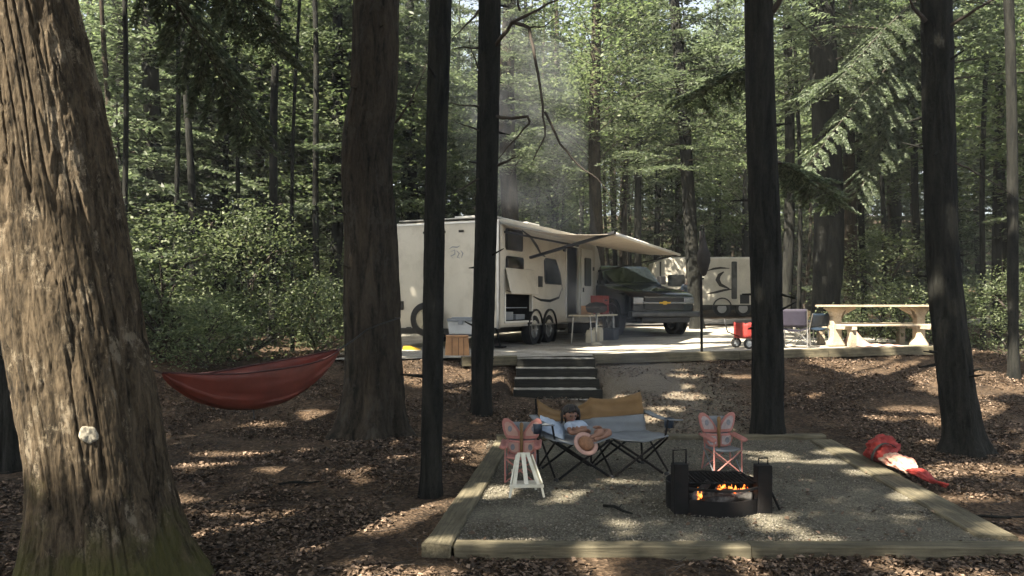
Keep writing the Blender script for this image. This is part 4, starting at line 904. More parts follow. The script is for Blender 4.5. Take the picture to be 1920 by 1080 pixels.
decal([(2.3,.98),(2.7,1.05),(3.1,1.15),(3.4,1.18)], .055, 'interior', 'stripe_decal', Q)
decal([(.7,1.0),(1.1,1.12),(1.5,1.35),(1.9,1.6),(2.2,1.66)], .10, 'interior', 'stripe_decal', Q)
for x in (2.98, 3.9):
    wheel(Q, (x, .12, .34), .34, .22, 'wheel', 'y', 'alu')
MB().lathe([(.36,-.04),(.42,-.04),(.42,.02),(.36,.02)], (2.98,.0,.40), 24, 'y').build('wheel_arch', M['black'], Q)
MB().box(.1,4.6,.3,2.1,.28,.45).build('chassis', M['black'], Q)
# ------------------------------------------------------------ camp goods round the trailer
def at(px, py, z):
    Y = 1500*(1.75-z)/(py-572); return Vector(((px-960)*Y/1500, Y, z))
def onlevel(px, Y): x = (px-960)*Y/1500; return (x, Y, float(upz(x, Y)))
# storage tote on folding stand
x, y, z = onlevel(867, 16.3)
o = empty('storage_tote', (x, y, z+.36), R(-8)); tag(o, 'pale grey storage tote with latched lid raised on a stand by the spare tyre', 'storage tote')
MB().prism([(-.24,0),(.24,0),(.27,.26),(-.27,.26)], 'y', -.18, .18).build('tub', M['pale_tote'], o, bevel=.015)
MB().box(-.28,.28,-.20,.20,.262,.32).box(-.2,.2,-.14,.14,.32,.345).build('lid', M['grey_tote'], o, bevel=.012)
MB().box(-.05,.05,-.225,-.2,.2,.3).build('latch', M['grey_tote'], o)
o = empty('camp_stand', (x, y, z), R(-8)); tag(o, 'low dark stand carrying the pale storage tote', 'stand')
MB().box(-.3,.3,-.2,.2,.32,.357).build('top_board', M['blue'], o)
for a in (-.26,.26):
    for b_ in (-.17,.17): MB().beam((a,b_,0),(a*.9,b_,.32),.03,.03).build('leg', M['alu'], o)
x, y, z = onlevel(857, 15.25); z = gz(x, y)
o = empty('wooden_block', (x, y, z), R(6)); tag(o, 'tan slatted wooden box standing between the two slim trunks', 'box')
MB().prism([(-.235,0),(.235,0),(.205,.38),(-.205,.38)], 'y', -.16, .16).build('box_side', M['tan'], o, bevel=.012)
MB().box(-.215,.215,-.17,.17,.382,.41).build('lid', M['tan'], o, bevel=.008)
for a in (-.1,.02,.12): MB().box(a-.004,a+.004,-.168,-.162,.02,.37).build('seam', M['interior'], o)
x, y, z = onlevel(771, 17.0)
tag(MB().prism([(-.18,0),(.2,0),(.2,.05),(-.02,.12),(-.16,.12)], 'y', -.1, .1).build('levelling_block', M['yellow'], None, bevel=.01), 'yellow levelling block on the ground under the trailer back', 'block').location = (x, y, gz(x, y))
# folding table
tc_ = T.matrix_basis
def tw(s_, off, z=0): return Vector((-.28,17.0,ZG))+u*s_+Vector((u.y,-u.x,0))*off+Vector((0,0,z))
p = tw(3.5, .95); o = empty('folding_table', p, ang); tag(o, 'long pale folding table below the awning loaded with crates', 'table')
MB().box(-1.05,.95,-.30,.30,.66,.70).build('tabletop', M['cream'], o, bevel=.01)
for a in (-.95, .85):
    for b_ in (-.26, .26): MB().tube([(a,b_,0),(a,b_*.8,.66)], .014, 6).build('leg', M['alu'], o)
for i, (a, b_, zz, lab) in enumerate([(.55,-.05,.70,'lower red crate on the folding table by the trailer door'),(.56,-.05,.94,'upper red crate stacked on another on the folding table')]):
    q = empty('plastic_crate', p+u*a+Vector((u.y,-u.x,0))*b_+Vector((0,0,zz)), ang); tag(q, lab, 'crate', 'red crates on the table')
    c = MB()
    for x0 in (-.25, .22): c.box(x0, x0+.03, -.16, .16, 0, .23)
    for y0 in (-.16, .13):
        for z0 in (0,.085,.17): c.box(-.22, .22, y0, y0+.03, z0, z0+.055)
        for x0 in (-.2,-.06,.08,.2): c.box(x0-.02, x0+.02, y0+.004, y0+.026, .05, .18)
    c.box(-.22,.22,-.13,.13,0,.02).box(-.2,.2,-.12,.12,.02,.2); c.build('crate_shell', M['red'], q)
    MB().box(-.12,.12,-.17,-.161,.09,.13).build('handle', M['interior'], q)
for i, (a, sc_, mt, lab) in enumerate([(.12,.16,'cream','small cream carton beside the red crates on the table'),(-.12,.11,'redcloth','small reddish packet on the table next to the carton')]):
    q = MB().box(-.06,.06,-.08,.08,0,sc_).prism([(-.06,sc_),(.06,sc_),(.0,sc_+.04)], 'y', -.08, .08).build('food_packet', M[mt], None, bevel=.006); q.location = p+u*a+Vector((0,0,.702)); q.rotation_euler.z = ang; tag(q, lab, 'packet')
# grill on a pole stand
p = tw(2.45, 1.35); o = empty('camp_grill', p, ang+.2); tag(o, 'small black camp grill on a single pale pole beside the tandem wheels', 'grill')
MB().lathe([(.02,.74),(.20,.76),(.25,.84),(.25,.88)], (0,0,0), 18).build('bowl', M['steel'], o, True)
MB().lathe([(.255,.885),(.25,.92),(.16,.98),(.02,1.0)], (0,0,0), 18).build('lid', M['steel'], o, True)
MB().tube([(0,0,.05),(0,0,.76)], .02, 8).build('pole', M['alu'], o, True)
MB().lathe([(0,.0),(.14,.0),(.13,.03),(.03,.07),(0,.07)], (0,0,0), 14).build('foot', M['cream'], o, True)
MB().box(-.75,-.25,-.14,.14,.86,.88).build('side_shelf', M['steel'], o)
for i, (a, b_, h, mt, lab) in enumerate([(2.9,.42,.24,'tan','brown paper bag standing on the rear of the table under the window'),(3.15,.40,.2,'tan','orange-tan sack next to the brown bag under the window')]):
    q = MB(); q.grid(lambda uu, v: ((uu-.5)*.26*(1-.15*v), -.08-.03*math.sin(uu*9), v*h), 8, 5); q.box(-.12,.12,-.07,.07,0,h*.9)
    q = q.build('paper_bag', M[mt if i == 0 else 'ochre'], None, True, bevel=.01); q.location = tw(a, b_+.5, .70)+Vector((0,0,0)); q.rotation_euler.z = ang; tag(q, lab, 'bag', 'bags on the folding table')
# jugs and bin under the table
for i, (a, off, sc_, mt, lab) in enumerate([(3.05,1.0,1.0,'cream','white water jug under the table, next to the grill foot'),(3.6,1.0,1.15,'cream','larger white water jug under the table beside the blue bin')]):
    q = empty('water_jug', tw(a, off), ang); tag(q, lab, 'jug', 'jugs below the table')
    MB().prism([(-.12,0),(.12,0),(.12,.26),(.05,.33),(-.05,.33),(-.12,.26)], 'y', -.09, .09).build('jug_body', M[mt], q, bevel=.02); MB().tube([(.05,0,.33),(.09,0,.37),(-.04,0,.37),(-.06,0,.33)], .014, 6).build('handle', M[mt], q, True); MB().lathe([(0,.36),(.03,.36),(.03,.32)], (.0,0,.0), 10).build('cap', M['blue'], q); q.scale = (sc_,)*3
q = empty('storage_bin', tw(4.3, 1.1), ang); tag(q, 'dark blue bin on the ground under the end of the folding table', 'bin')
MB().prism([(-.2,0),(.2,0),(.24,.32),(-.24,.32)], 'y', -.16, .16).build('tub', M['blue'], q, bevel=.015); MB().box(-.25,.25,-.18,.18,.322,.35).build('lid', M['blue'], q, bevel=.01)
# ------------------------------------------------------------ lantern pole and lantern
b0 = at(1316, 682, .62); bz = gz(b0.x, b0.y)
o = empty('lantern_pole', (b0.x, b0.y, bz)); tag(o, 'slender black lantern pole standing on the slope above the pad', 'pole')
MB().tube([(0,0,-.1),(-.01,0,1.2),(-.03,0,2.5)], .026, 10).build('post', M['steel'], o, True)
MB().tube([(-.03,0,2.45),(-.03,-.01,2.56),(-.02,-.05,2.60),(0,-.12,2.58),(0,-.14,2.5)], .014, 8).build('hook', M['steel'], o, True)
MB().lathe([(.045,.0),(.045,.03),(.03,.06)], (0,0,0), 12).build('ground_collar', M['steel'], o, True)
q = empty('lantern', (b0.x+0, b0.y-.14, bz+1.62)); tag(q, 'dark cloth bag bundle hanging from the black pole in front of the leaning tree', 'bag')
q.name = 'hanging_bag'
MB().lathe([(.0,0),(.05,.03),(.09,.14),(.13,.30),(.12,.44),(.09,.52),(.06,.62),(.04,.72),(.02,.88)], (0,0,0), 16).build('sack', M['interior'], q, True)
MB().tube([(0,0,.85),(.01,0,.9),(0,0,.93)], .012, 6).build('drawstring', M['steel'], q, True)
# ------------------------------------------------------------ person by the truck
def skin_body(name, chains, mat, parent, loc=(0,0,0), sub=2):
    """chains: list of lists of (x,y,z,r); joints shared by coordinates become one surface"""
    idx = {}; vs = []; rs = []; es = []
    for ch in chains:
        prev = None
        for (x, y, z, r) in ch:
            k = (round(x, 4), round(y, 4), round(z, 4))
            if k not in idx: idx[k] = len(vs); vs.append((x, y, z)); rs.append(r)
            if prev is not None: es.append((prev, idx[k]))
            prev = idx[k]
    me = bpy.data.meshes.new(name); me.from_pydata(vs, es, []); me.update()
    o = bpy.data.objects.new(name, me); C.objects.link(o); o.parent = parent; o.location = loc
    m = o.modifiers.new('k', 'SKIN'); m.use_smooth_shade = True
    for i, r in enumerate(rs):
        d_ = me.skin_vertices[0].data[i]; d_.radius = (r, r) if not isinstance(r, tuple) else r; d_.use_root = i == 0
    m = o.modifiers.new('u', 'SUBSURF'); m.levels = m.render_levels = sub
    me.materials.append(M[mat]); return o
x, y, z = onlevel(1291, 26.6)
H_ = empty('person', (x, y, z), 0); tag(H_, 'standing person in a blue top and grey shorts, mostly hidden by the leaning tree', 'person')
cl_ = [[(0,0,.95,.13),(0,0,1.12,.12),(0,0,1.32,.14),(0,0,1.45,.08),(0,0,1.52,.055),(0,-.01,1.62,.085),(0,0,1.72,.08)]]
for s_ in (-1, 1):
    cl_.append([(0,0,.95,.13),(s_*.09,0,.88,.09),(s_*.10,-.01,.48,.06),(s_*.10,.02,.10,.042),(s_*.10,-.10,.04,.035)])
    arm = [(0,0,1.32,.14),(s_*.17,0,1.38,.055),(s_*.22,0,1.12,.042),(s_*.25,-.10,.92,.032),(s_*.26,-.14,.86,.03)]; cl_.append(arm)
    for k in range(4): cl_.append([(s_*.26,-.14,.86,.03),(s_*(.245+.012*k),-.17-.012*(k%2),.80-.006*(k%3),.009),(s_*(.245+.012*k),-.165,.765,.007)])
    cl_.append([(s_*.26,-.14,.86,.03),(s_*.235,-.175,.84,.01),(s_*.228,-.19,.815,.008)])
skin_body('figure', cl_, 'skin', H_)
def limb_tube(name, pts, rs, mat, parent, n=14): return MB().tube(pts, rs, n).build(name, M[mat], parent, True)
sh = skin_body('shirt', [[(0,0,.98,.155),(0,0,1.15,.145),(0,0,1.32,.165),(0,0,1.42,.10)],[(0,0,1.32,.165),(-.18,0,1.37,.07),(-.215,0,1.2,.062)],[(0,0,1.32,.165),(.18,0,1.37,.07),(.215,0,1.2,.062)]], 'blue', H_)
skin_body('shorts', [[(0,0,1.0,.15),(0,0,.93,.15),(-.10,0,.84,.105),(-.11,0,.58,.09)],[(0,0,.93,.15),(.10,0,.84,.105),(.11,0,.58,.09)]], 'grey_tote', H_)
MB().lathe([(.02,.13),(.07,.115),(.105,.05),(.108,-.02),(.09,-.07)], (0,.012,1.68), 16).build('hair', M['hair'], H_, True)
# ------------------------------------------------------------ wagon and camp chairs
x, y, z = onlevel(1399, 17.0)
o = empty('folding_wagon', (x+.25, y, z), R(12)); tag(o, 'red cloth wagon half hidden behind the stout black trunk', 'wagon')
c = MB(); c.grid(lambda a, b_: (-.42+.84*a, -.24-.015*math.sin(a*14), .22+.33*b_), 14, 4); c.grid(lambda a, b_: (-.42+.84*a, .24, .22+.33*b_), 14, 4); c.grid(lambda a, b_: (-.42-.015*math.sin(a*9), -.24+.48*a, .22+.33*b_), 8, 4); c.grid(lambda a, b_: (.42, -.24+.48*a, .22+.33*b_), 8, 4); c.grid(lambda a, b_: (-.42+.84*a, -.24+.48*b_, .22), 6, 4)
c.build('cloth_tub', M['redcloth'], o, True, solid=.015)
MB().tube([(-.43,-.25,.55),(.43,-.25,.55),(.43,.25,.55),(-.43,.25,.55),(-.43,-.25,.55)], .012, 6).build('rim_bar', M['black'], o)
for a in (-.36,.36):
    for b_ in (-.27,.27): wheel(o, (a, b_, .11), .11, .05, 'wheel', 'y', 'grey_tote', 5)
    MB().tube([(a,-.27,.11),(a,-.24,.24)], .01, 5).tube([(a,.27,.11),(a,.24,.24)], .01, 5).build('axle_bracket', M['alu'], o)
MB().tube([(-.43,0,.25),(-.7,0,.35),(-.78,0,.62)], .012, 6).build('pull_handle', M['black'], o, True)
def camp_chair(loc, rz, label, mat='purple', w=.50, sh=.40, bh=.82, fr='alu', group='camp chairs by the picnic table'):
    o = empty('camp_chair', loc, rz); tag(o, label, 'chair', group); a = w/2
    MB().grid(lambda s_, t: (-a+w*s_, -.22+.44*t, sh-.05*math.sin(math.pi*s_)+.02*(1-t)), 8, 6).build('seat', M[mat], o, True, solid=.012)
    MB().grid(lambda s_, t: (-a+w*s_, .22+.10*t+.03*math.sin(math.pi*s_), sh+.04+(bh-sh-.04)*t), 8, 6).build('backrest', M[mat], o, True, solid=.012)
    for s_ in (-1, 1):
        MB().tube([(s_*a,-.24,0),(s_*a,-.24,sh+.16)], .011, 6).build('leg', M[fr], o); MB().tube([(s_*a,.26,0),(s_*a,.22,sh),(s_*a,.32,bh)], .011, 6).build('leg', M[fr], o)
        MB().box(s_*a-.035,s_*a+.035,-.27,.24,sh+.155,sh+.175).build('armrest', M[mat], o, bevel=.006)
        MB().tube([(s_*a,-.24,.03),(s_*a,.22,sh)], .009, 6).tube([(s_*a,.25,.03),(s_*a,-.24,sh)], .009, 6).build('side_brace', M[fr], o)
    MB().tube([(-a,-.24,.03),(a,-.24,sh)], .009, 6).tube([(a,-.24,.03),(-a,-.24,sh)], .009, 6).build('cross_brace', M[fr], o)
    return o
x, y, z = onlevel(1492, 16.9); camp_chair((x, y, z), R(155), 'purple camp chair next to the stout black trunk')
x, y, z = onlevel(1522, 17.6); camp_chair((x, y, z), R(200), 'dark navy camp chair close to the picnic table end', 'blue', sh=.38, bh=.7)
# ------------------------------------------------------------ picnic table
x, y, z = onlevel(1641, 17.35); y = 17.25
o = empty('picnic_table', (x, y, z), R(3)); tag(o, 'sunlit pale wooden picnic table with heavy curved end supports', 'picnic table')
for k in range(4): MB().box(-1.2,1.2,-.40+.2*k+.004,-.40+.2*k+.196,.835,.88).build('top_plank', M['picnic'], o, bevel=.006)
for s_ in (-1, 1):
    for k in range(2): MB().box(-1.22,1.22,s_*.72-.15+.15*k+.003,s_*.72-.15+.15*k+.147,.44,.48).build('bench_plank', M['picnic'], o, bevel=.006)
for s_ in (-1, 1):
    X0 = s_*.92
    prof = [(-.20,0),(.20,0),(.20,.05),(.11,.16),(.10,.62),(.16,.74),(.26,.80),(.26,.834),(-.26,.834),(-.26,.80),(-.16,.74),(-.10,.62),(-.11,.16),(-.20,.05)]
    MB().prism([(X0+p_[0]*.9, p_[1]) for p_ in prof], 'y', -.09, .09).build('end_support', M['picnic'], o, bevel=.012)
    MB().box(X0-.05,X0+.05,-.86,-.093,.36,.438).box(X0-.05,X0+.05,.093,.86,.36,.438).build('bench_arm', M['picnic'], o, bevel=.006)
    for b_ in (-.80, .66): MB().box(X0-.07,X0+.07,b_,b_+.14,0,.358).build('bench_leg', M['picnic'], o, bevel=.01)
    MB().prism([(X0-s_*.12,.58),(X0-s_*.16,.66),(X0-s_*.42,.80),(X0-s_*.42,.834),(X0-s_*.24,.834)], 'y', -.05, .05).build('curved_brace', M['picnic'], o)
q = empty('cloth_bundle', (x-.25, y-.1, z), R(3)); tag(q, 'crumpled pale cloth bundle on the ground under the picnic table', 'cloth bundle')
MB().grid(lambda a, b_: (-.42+1.1*a, -.2+.4*b_, max(.0, (.30*math.exp(-((a-.12)/.16)**2)+.07)*math.sin(math.pi*b_)**.6*(1-a*.7))+.01*math.sin(a*25)), 26, 12).build('cloth', M['pinklight'], q, True)
# ------------------------------------------------------------ hammock
a0, b0_ = P(303,699,6.9), P(636,655,9.9); mid = P(492,764,8.6)
o = empty('hammock', tuple((a0+b0_)/2)); tag(o, 'dark red nylon hammock slung between the huge mossy tree and the bent trunk', 'hammock')
cc = (a0+b0_)/2; dr = (b0_-a0); dirn = dr.normalized(); side = Vector((dirn.y,-dirn.x,0)).normalized()
def hm_(s_, t, w0=.40):
    p_ = a0.lerp(b0_, s_); k = (t-.5)*2; e = 4*s_*(1-s_)
    top = .09*e; bot = .50*e**.8; wd = w0*math.sin(math.pi*s_)**.7
    fold = .022*math.sin(k*15+s_*5)*(1-.6*e)*e**.3+.010*math.sin(k*31-s_*9)*e**.3
    return p_+side*(wd*k*.6)+Vector((0,0,-(top+(bot-top)*(1-k*k)**.8)+fold))+side*fold-cc
MB().grid(lambda s_, t: hm_(s_, t), 60, 28).build('fabric', M['hammock'], o, True, solid=.004)
for t_ in (0, 1): MB().tube([hm_(i/40, t_) for i in range(41)], .010, 6).build('hem', M['hammock_edge'], o, True)
tp = P(297,697,6.6)
MB().tube([a0-cc, P(285,694,6.0)-cc, Vector((-2.55,5.45,1.30))-cc], .008, 6).build('strap', M['black'], o, True)
MB().tube([b0_-cc, P(660,640,10.2)-cc, P(688,618,10.42)-cc, P(712,608,10.40)-cc, P(750,596,10.55)-cc], .009, 6).build('strap', M['black'], o, True)
MB().tube([hm_(.42,.5)+Vector((0,0,-.005)), hm_(.42,.5)+Vector((.01,0,-.12))], .008, 5).build('pull_cord', M['black'], o)
# ------------------------------------------------------------ two-seat camp chair
LV = empty('loveseat', (.93, 8.42, 0), R(15)); tag(LV, 'folding two-seat camp chair with ochre top back panels and grey seat', 'loveseat')
HW = .60
def backp(s_, t):   # s across, t up the back
    x = -HW+2*HW*s_; h = .77-.015*s_*0; left = s_ < .5; q = (s_*2) % 1 if s_ < 1 else 1
    dip = (.13 if left else .05)*math.sin(math.pi*(q if s_ < 1 else 1)); tz_ = (.74-(.02 if left else 0)+(.05*q if not left else .02*(1-q)))-dip*t
    y = .16+.16*t+(.05 if left else .03)*math.sin(math.pi*q)*(1 if s_ < 1 else 0)+.008*math.sin(22*t+5*s_)
    return (x, y, .36+(tz_-.36)*t)
def sub_(fn, t0, t1): return lambda s_, t: fn(s_, t0+(t1-t0)*t)
MB().grid(sub_(backp, .45, 1), 40, 12).build('back_panel', M['ochre'], LV, True, solid=.012)
MB().grid(sub_(backp, 0, .448), 40, 10).build('lower_back', M['greycloth'], LV, True, solid=.012)
def seatp(s_, t):
    x = (-HW+2*HW*s_)*(1+.05*(1-t)); q = (s_*2) % 1 if s_ < 1 else 1
    return (x, -.32+.50*t-.04*math.sin(math.pi*q)*(1-t), .375+.03*(1-t)-.06*math.sin(math.pi*q)*math.sin(math.pi*min(1, .25+.75*t))+.005*math.sin(30*s_+9*t))
MB().grid(seatp, 40, 14).build('seat', M['greycloth'], LV, True, solid=.014)
def leg(a, b_): MB().tube([a, b_], .0125, 8).build('leg', M['steel'], LV)
for x0, x1 in ((-HW,0),(0,HW)):   # crossed front and rear legs of each half
    for y in (-.33,.24):
        leg((x0+.03,y,.015),(x1-.02,y+(.01),.385)); leg((x1-.03,y+.025,.015),(x0+.02,y+.02,.385))
for x in (-HW,0,HW):
    leg((x,.27,.01),(x,.36 if x else .33,.80 if x > 0 else .74)); MB().tube([(x*1.02,-.33,.04),(x,.24,.38)], .011, 8).tube([(x,.24,.04),(x*1.02,-.33,.38)], .011, 8).build('side_brace', M['steel'], LV)
for x in (-HW,0,HW):
    for y in (-.33,.27): MB().lathe([(0,0),(.026,0),(.024,.02),(.012,.03)], (x,y,0), 10).build('foot', M['black'], LV)
for sg in (-1, 1):
    y0 = -.30
    MB().grid(lambda s_, t: (sg*(HW+.01)+(.085*sg)*t+ (.10*sg*s_ if sg > 0 else 0), .30-.62*s_, .575-.03*math.sin(math.pi*s_)-.02*s_), 12, 3).build('armrest', M['greycloth'] if sg > 0 else M['greycloth'], LV, True, solid=.012)
    MB().tube([(sg*HW,y0,.385),(sg*(HW+.03),y0,.56)], .011, 8).build('arm_post', M['steel'], LV)
    MB().lathe([(.0,.0),(.045,.0),(.05,.10)], (sg*(HW+.13), -.12, .45), 14).build('cup_holder', M['blue'], LV, True, solid=.004)
# folded cloth and a pillow at the loveseat's left end
q = empty('pillow', LV.matrix_basis @ Vector((0,0,0)))
q.location = (.42, 8.36, .47); q.rotation_euler = (R(35), R(25), R(10)); tag(q, 'pale blue pillow slumped over the left arm of the loveseat', 'pillow')
pm = MB().grid(lambda s_, t: ((s_-.5)*.30, (t-.5)*.22, .055*(math.sin(math.pi*s_)*math.sin(math.pi*t))**.5+.004*math.sin(30*s_)), 16, 12).grid(lambda s_, t: ((s_-.5)*.30, (.5-t)*.22, -.04*(math.sin(math.pi*s_)*math.sin(math.pi*t))**.5), 16, 12); pm.build('cushion', M['palecloth'], q, True)
# ------------------------------------------------------------ child reclining on the loveseat
CH = empty('person', (.93, 8.42, 0), R(15)); tag(CH, 'dark-haired child in a pale blue top slouched at the left end of the loveseat', 'person')
pel = (-.15,-.09,.415,.075); ch1 = (-.22,-.01,.435,.072); ch2 = (-.285,.055,.475,.075); nk = (-.315,.07,.53,.034)
hd0 = (-.318,.05,.560,.056); hd1 = (-.315,.03,.600,.076); hd2 = (-.312,.04,.645,.064)
chains = [[pel, ch1, ch2, nk, hd0, hd1, hd2]]
chains.append([pel, (-.08,-.16,.425,.056), (.0,-.27,.455,.042), (-.07,-.30,.425,.032), (-.16,-.32,.40,.023), (-.20,-.36,.395,.019)])
chains.append([pel, (-.13,-.18,.425,.054), (-.10,-.31,.47,.042), (-.17,-.31,.43,.031), (-.25,-.30,.40,.022), (-.29,-.34,.395,.018)])
armR = [ch2, (-.20,.02,.50,.033), (-.13,-.06,.45,.026), (-.13,-.21,.50,.020), (-.125,-.235,.505,.019)]
armL = [ch2, (-.36,.01,.49,.033), (-.36,-.11,.43,.026), (-.26,-.20,.47,.020), (-.24,-.215,.475,.019)]
for arm, hx, hy, hz, dxx in ((armR,-.125,-.235,.505,1),(armL,-.24,-.215,.475,1)):
    chains.append(arm)
    for k in range(4):
        L_ = (.034,.039,.037,.029)[k]; chains.append([arm[-1], (hx+.012*dxx+L_*.6, hy-.012+.009*k, hz+.006-.008*k, .0068), (hx+.014+L_, hy-.016+.009*k, hz-.012-.008*k, .006)])
    chains.append([arm[-1], (hx+.004, hy-.026, hz+.012, .007), (hx+.02, hy-.034, hz+.016, .006)])
body_ = skin_body('figure', chains, 'skin', CH)
skin_body('shirt', [[(-.16,-.08,.42,.088), (-.22,-.01,.437,.086), (-.285,.055,.478,.088), (-.312,.068,.52,.046)], [(-.285,.055,.478,.088), (-.20,.02,.503,.043), (-.155,-.03,.47,.038)], [(-.285,.055,.478,.088), (-.362,.01,.492,.043), (-.36,-.06,.457,.038)]], 'palecloth', CH)
skin_body('shorts', [[(-.16,-.08,.415,.085), (-.08,-.155,.427,.066), (-.035,-.22,.445,.056)], [(-.16,-.08,.415,.085), (-.13,-.175,.427,.064), (-.112,-.25,.455,.056)]], 'greycloth', CH)
hc = Vector((-.314,.035,.608))
hr = MB(); hr.grid(lambda s_, t: tuple(hc+Vector((math.cos(s_*6.2832)*math.sin(t*2.0)*(.093+.004*math.sin(s_*50)), .018+math.sin(s_*6.2832)*math.sin(t*2.0)*.097+(.035*(t**2) if math.sin(s_*6.2832) < 0 else 0), .012+math.cos(t*2.0)*.092+(.05*max(0,-math.sin(s_*6.2832))*t*t)))), 40, 14)
for kk in range(46):
    aa = random.uniform(-.35, math.pi+.35); rr_ = .090; xx, yy = math.cos(aa)*rr_, .018+math.sin(aa)*.094
    hr.tube([tuple(hc+Vector((xx*.9, yy*.9, .05))), tuple(hc+Vector((xx*1.05, yy*1.05, -.01))), tuple(hc+Vector((xx*1.04+random.uniform(-.012,.012), yy, -.06-random.random()*.05)))], [.014,.013,.005], 5)
for kk in range(14):
    xx = random.uniform(-.06, .06); hr.tube([tuple(hc+Vector((xx*.7,-.045,.085))), tuple(hc+Vector((xx,-.082,.052))), tuple(hc+Vector((xx*1.15,-.088,.018+random.random()*.02)))], [.014,.012,.004], 5)
hr.build('hair', M['hair'], CH, True)
for sx_ in (-1, 1):
    MB().lathe([(0,-.006),(.008,-.005),(.010,0),(.008,.005),(0,.006)], (hc.x+sx_*.028, hc.y-.070, hc.z-.010), 10, 'y').build('eye', M['hair'], CH, True)
    MB().lathe([(.004,-.012),(.014,-.008),(.016,0),(.010,.010)], (hc.x+sx_*.078, hc.y+.0, hc.z-.018), 10, 'x').build('ear', M['skin'], CH, True)
MB().prism([(-.006,.0),(.006,.0),(.010,-.026),(-.010,-.026)], 'y', -.012, .01).build('nose', M['skin'], CH, bevel=.004).location = (hc.x, hc.y-.074, hc.z-.008)
MB().tube([(-.018,0,.002),(-.008,-.004,-.002),(.008,-.004,-.002),(.018,0,.002)], .004, 6).build('mouth', M['pink'], CH, True).location = (hc.x, hc.y-.070, hc.z-.050)
# shallow rimmed bowl held on the lap
q = empty('sun_hat', (0,0,0)); q.scale = (.86,.86,.86); q.location = (.74, 8.00, .365); q.rotation_euler = (R(48), R(28), R(0)); tag(q, 'round tan hat with a broad pale rim held in the child\'s lap', 'hat'); q.name = 'sun_hat'
MB().lathe([(.0,.06),(.04,.058),(.075,.04),(.097,0)], (0,0,0), 26).build('hat_bowl', M['straw'], q, True, solid=.004)
MB().lathe([(.097,0),(.125,.006),(.150,-.004)], (0,0,0), 30).build('brim', M['pinklight'], q, True, solid=.006)
# ------------------------------------------------------------ butterfly chairs
M['spot'] = simple('dull_blue_patch', (.19,.20,.22), .85, var=.3, vs=20)
M['greypink'] = simple('grey_pink_cloth', (.34,.29,.28), .85, var=.25, vs=18)
def butterfly(loc, rz, label, seatmat='greycloth', patch='pinklight', s=1.0, tilt=.10, spread=1.0):
    o = empty('butterfly_chair', loc, rz); o.scale = (s, s, s); tag(o, label, 'chair', 'butterfly chairs for children')
    MB().grid(lambda a, b_: (-.15+.30*a, -.15+.28*b_, .265-.02*math.sin(math.pi*a)+.015*(1-b_)), 10, 8).build('seat', M[seatmat], o, True, solid=.02)
    MB().grid(lambda a, b_: (-.14+.28*a, .13+tilt*b_+.02*math.sin(math.pi*a), .27+.33*b_), 10, 8).build('backrest', M['greycloth'], o, True, solid=.012)
    up = [(.0,.42),(.0,.475),(.045,.545),(.10,.615),(.16,.655),(.205,.65),(.222,.61),(.212,.54),(.19,.47),(.165,.43)]
    lo = [(.0,.415),(.10,.42),(.165,.425),(.172,.38),(.155,.32),(.115,.278),(.06,.265),(.0,.28)]
    for sg in (-1, 1):
        for nm, pl in (('upper_wing', up), ('lower_wing', lo)):
            k = spread if nm == 'upper_wing' else 1
            y = .10+ (.05 if nm == 'upper_wing' else 0)
            pts_ = [(sg*x*k, z) for x, z in pl]
            if sg > 0: pts_ = pts_[::-1]
            w_ = MB().prism(pts_, 'y', -.014, .014).build(nm, M['pink'], o, bevel=.01); w_.location.y = y; w_.rotation_euler.x = -.12 if False else 0
            cx = sum(p_[0] for p_ in pts_)/len(pts_); cz = sum(p_[1] for p_ in pts_)/len(pts_)
            MB().prism([(cx+(p_[0]-cx)*.66, cz+(p_[1]-cz)*.66) for p_ in pts_], 'y', -.020, -.0145).build('wing_patch', M[patch], w_)
            MB().prism([(cx+.024*math.cos(a/10*6.283), cz+.034*math.sin(a/10*6.283)) for a in range(10)][::-1], 'y', -.026, -.0205).build('wing_spot', M['spot'], w_)
    MB().lathe([(0,-.17),(.016,-.15),(.02,0),(.018,.13),(.024,.16),(.018,.19),(0,.2)], (0,.088,.42), 10).build('butterfly_body', M['ochre'], o, True)
    for sg in (-1, 1):
        MB().tube([(sg*.16,-.17,.012),(sg*.16,-.16,.40)], .009, 6).build('leg', M['pink'], o); MB().tube([(sg*.17,.17,.012),(sg*.15,.13,.27),(sg*.15,.23,.60)], .009, 6).build('leg', M['pink'], o)
        MB().tube([(-sg*.16,-.17,.015),(sg*.15,-.16,.26)], .008, 6).build('front_brace', M['pink'], o); MB().tube([(-sg*.17,.17,.015),(sg*.15,.13,.26)], .008, 6).build('rear_brace', M['pink'], o)
        MB().tube([(sg*.16,-.17,.02),(sg*.16,.15,.26)], .008, 6).tube([(sg*.16,.17,.02),(sg*.16,-.17,.26)], .008, 6).build('side_brace', M['greycloth'], o)
        MB().grid(lambda a, b_: (sg*(.145+.07*a), -.19+.34*b_, .40-.02*math.sin(math.pi*a)+.02*b_), 5, 6).build('armrest', M['pink'], o, True, solid=.028)
    return o
butterfly((.09, 7.98, 0), R(-4), 'pink butterfly-backed children\'s chair beside the loveseat, behind the white toy chair', 'pink', s=.92)
butterfly((2.20, 8.38, 0), R(8), 'pink butterfly-backed children\'s chair standing alone with a grey seat behind the fire', s=.93, patch='greypink')
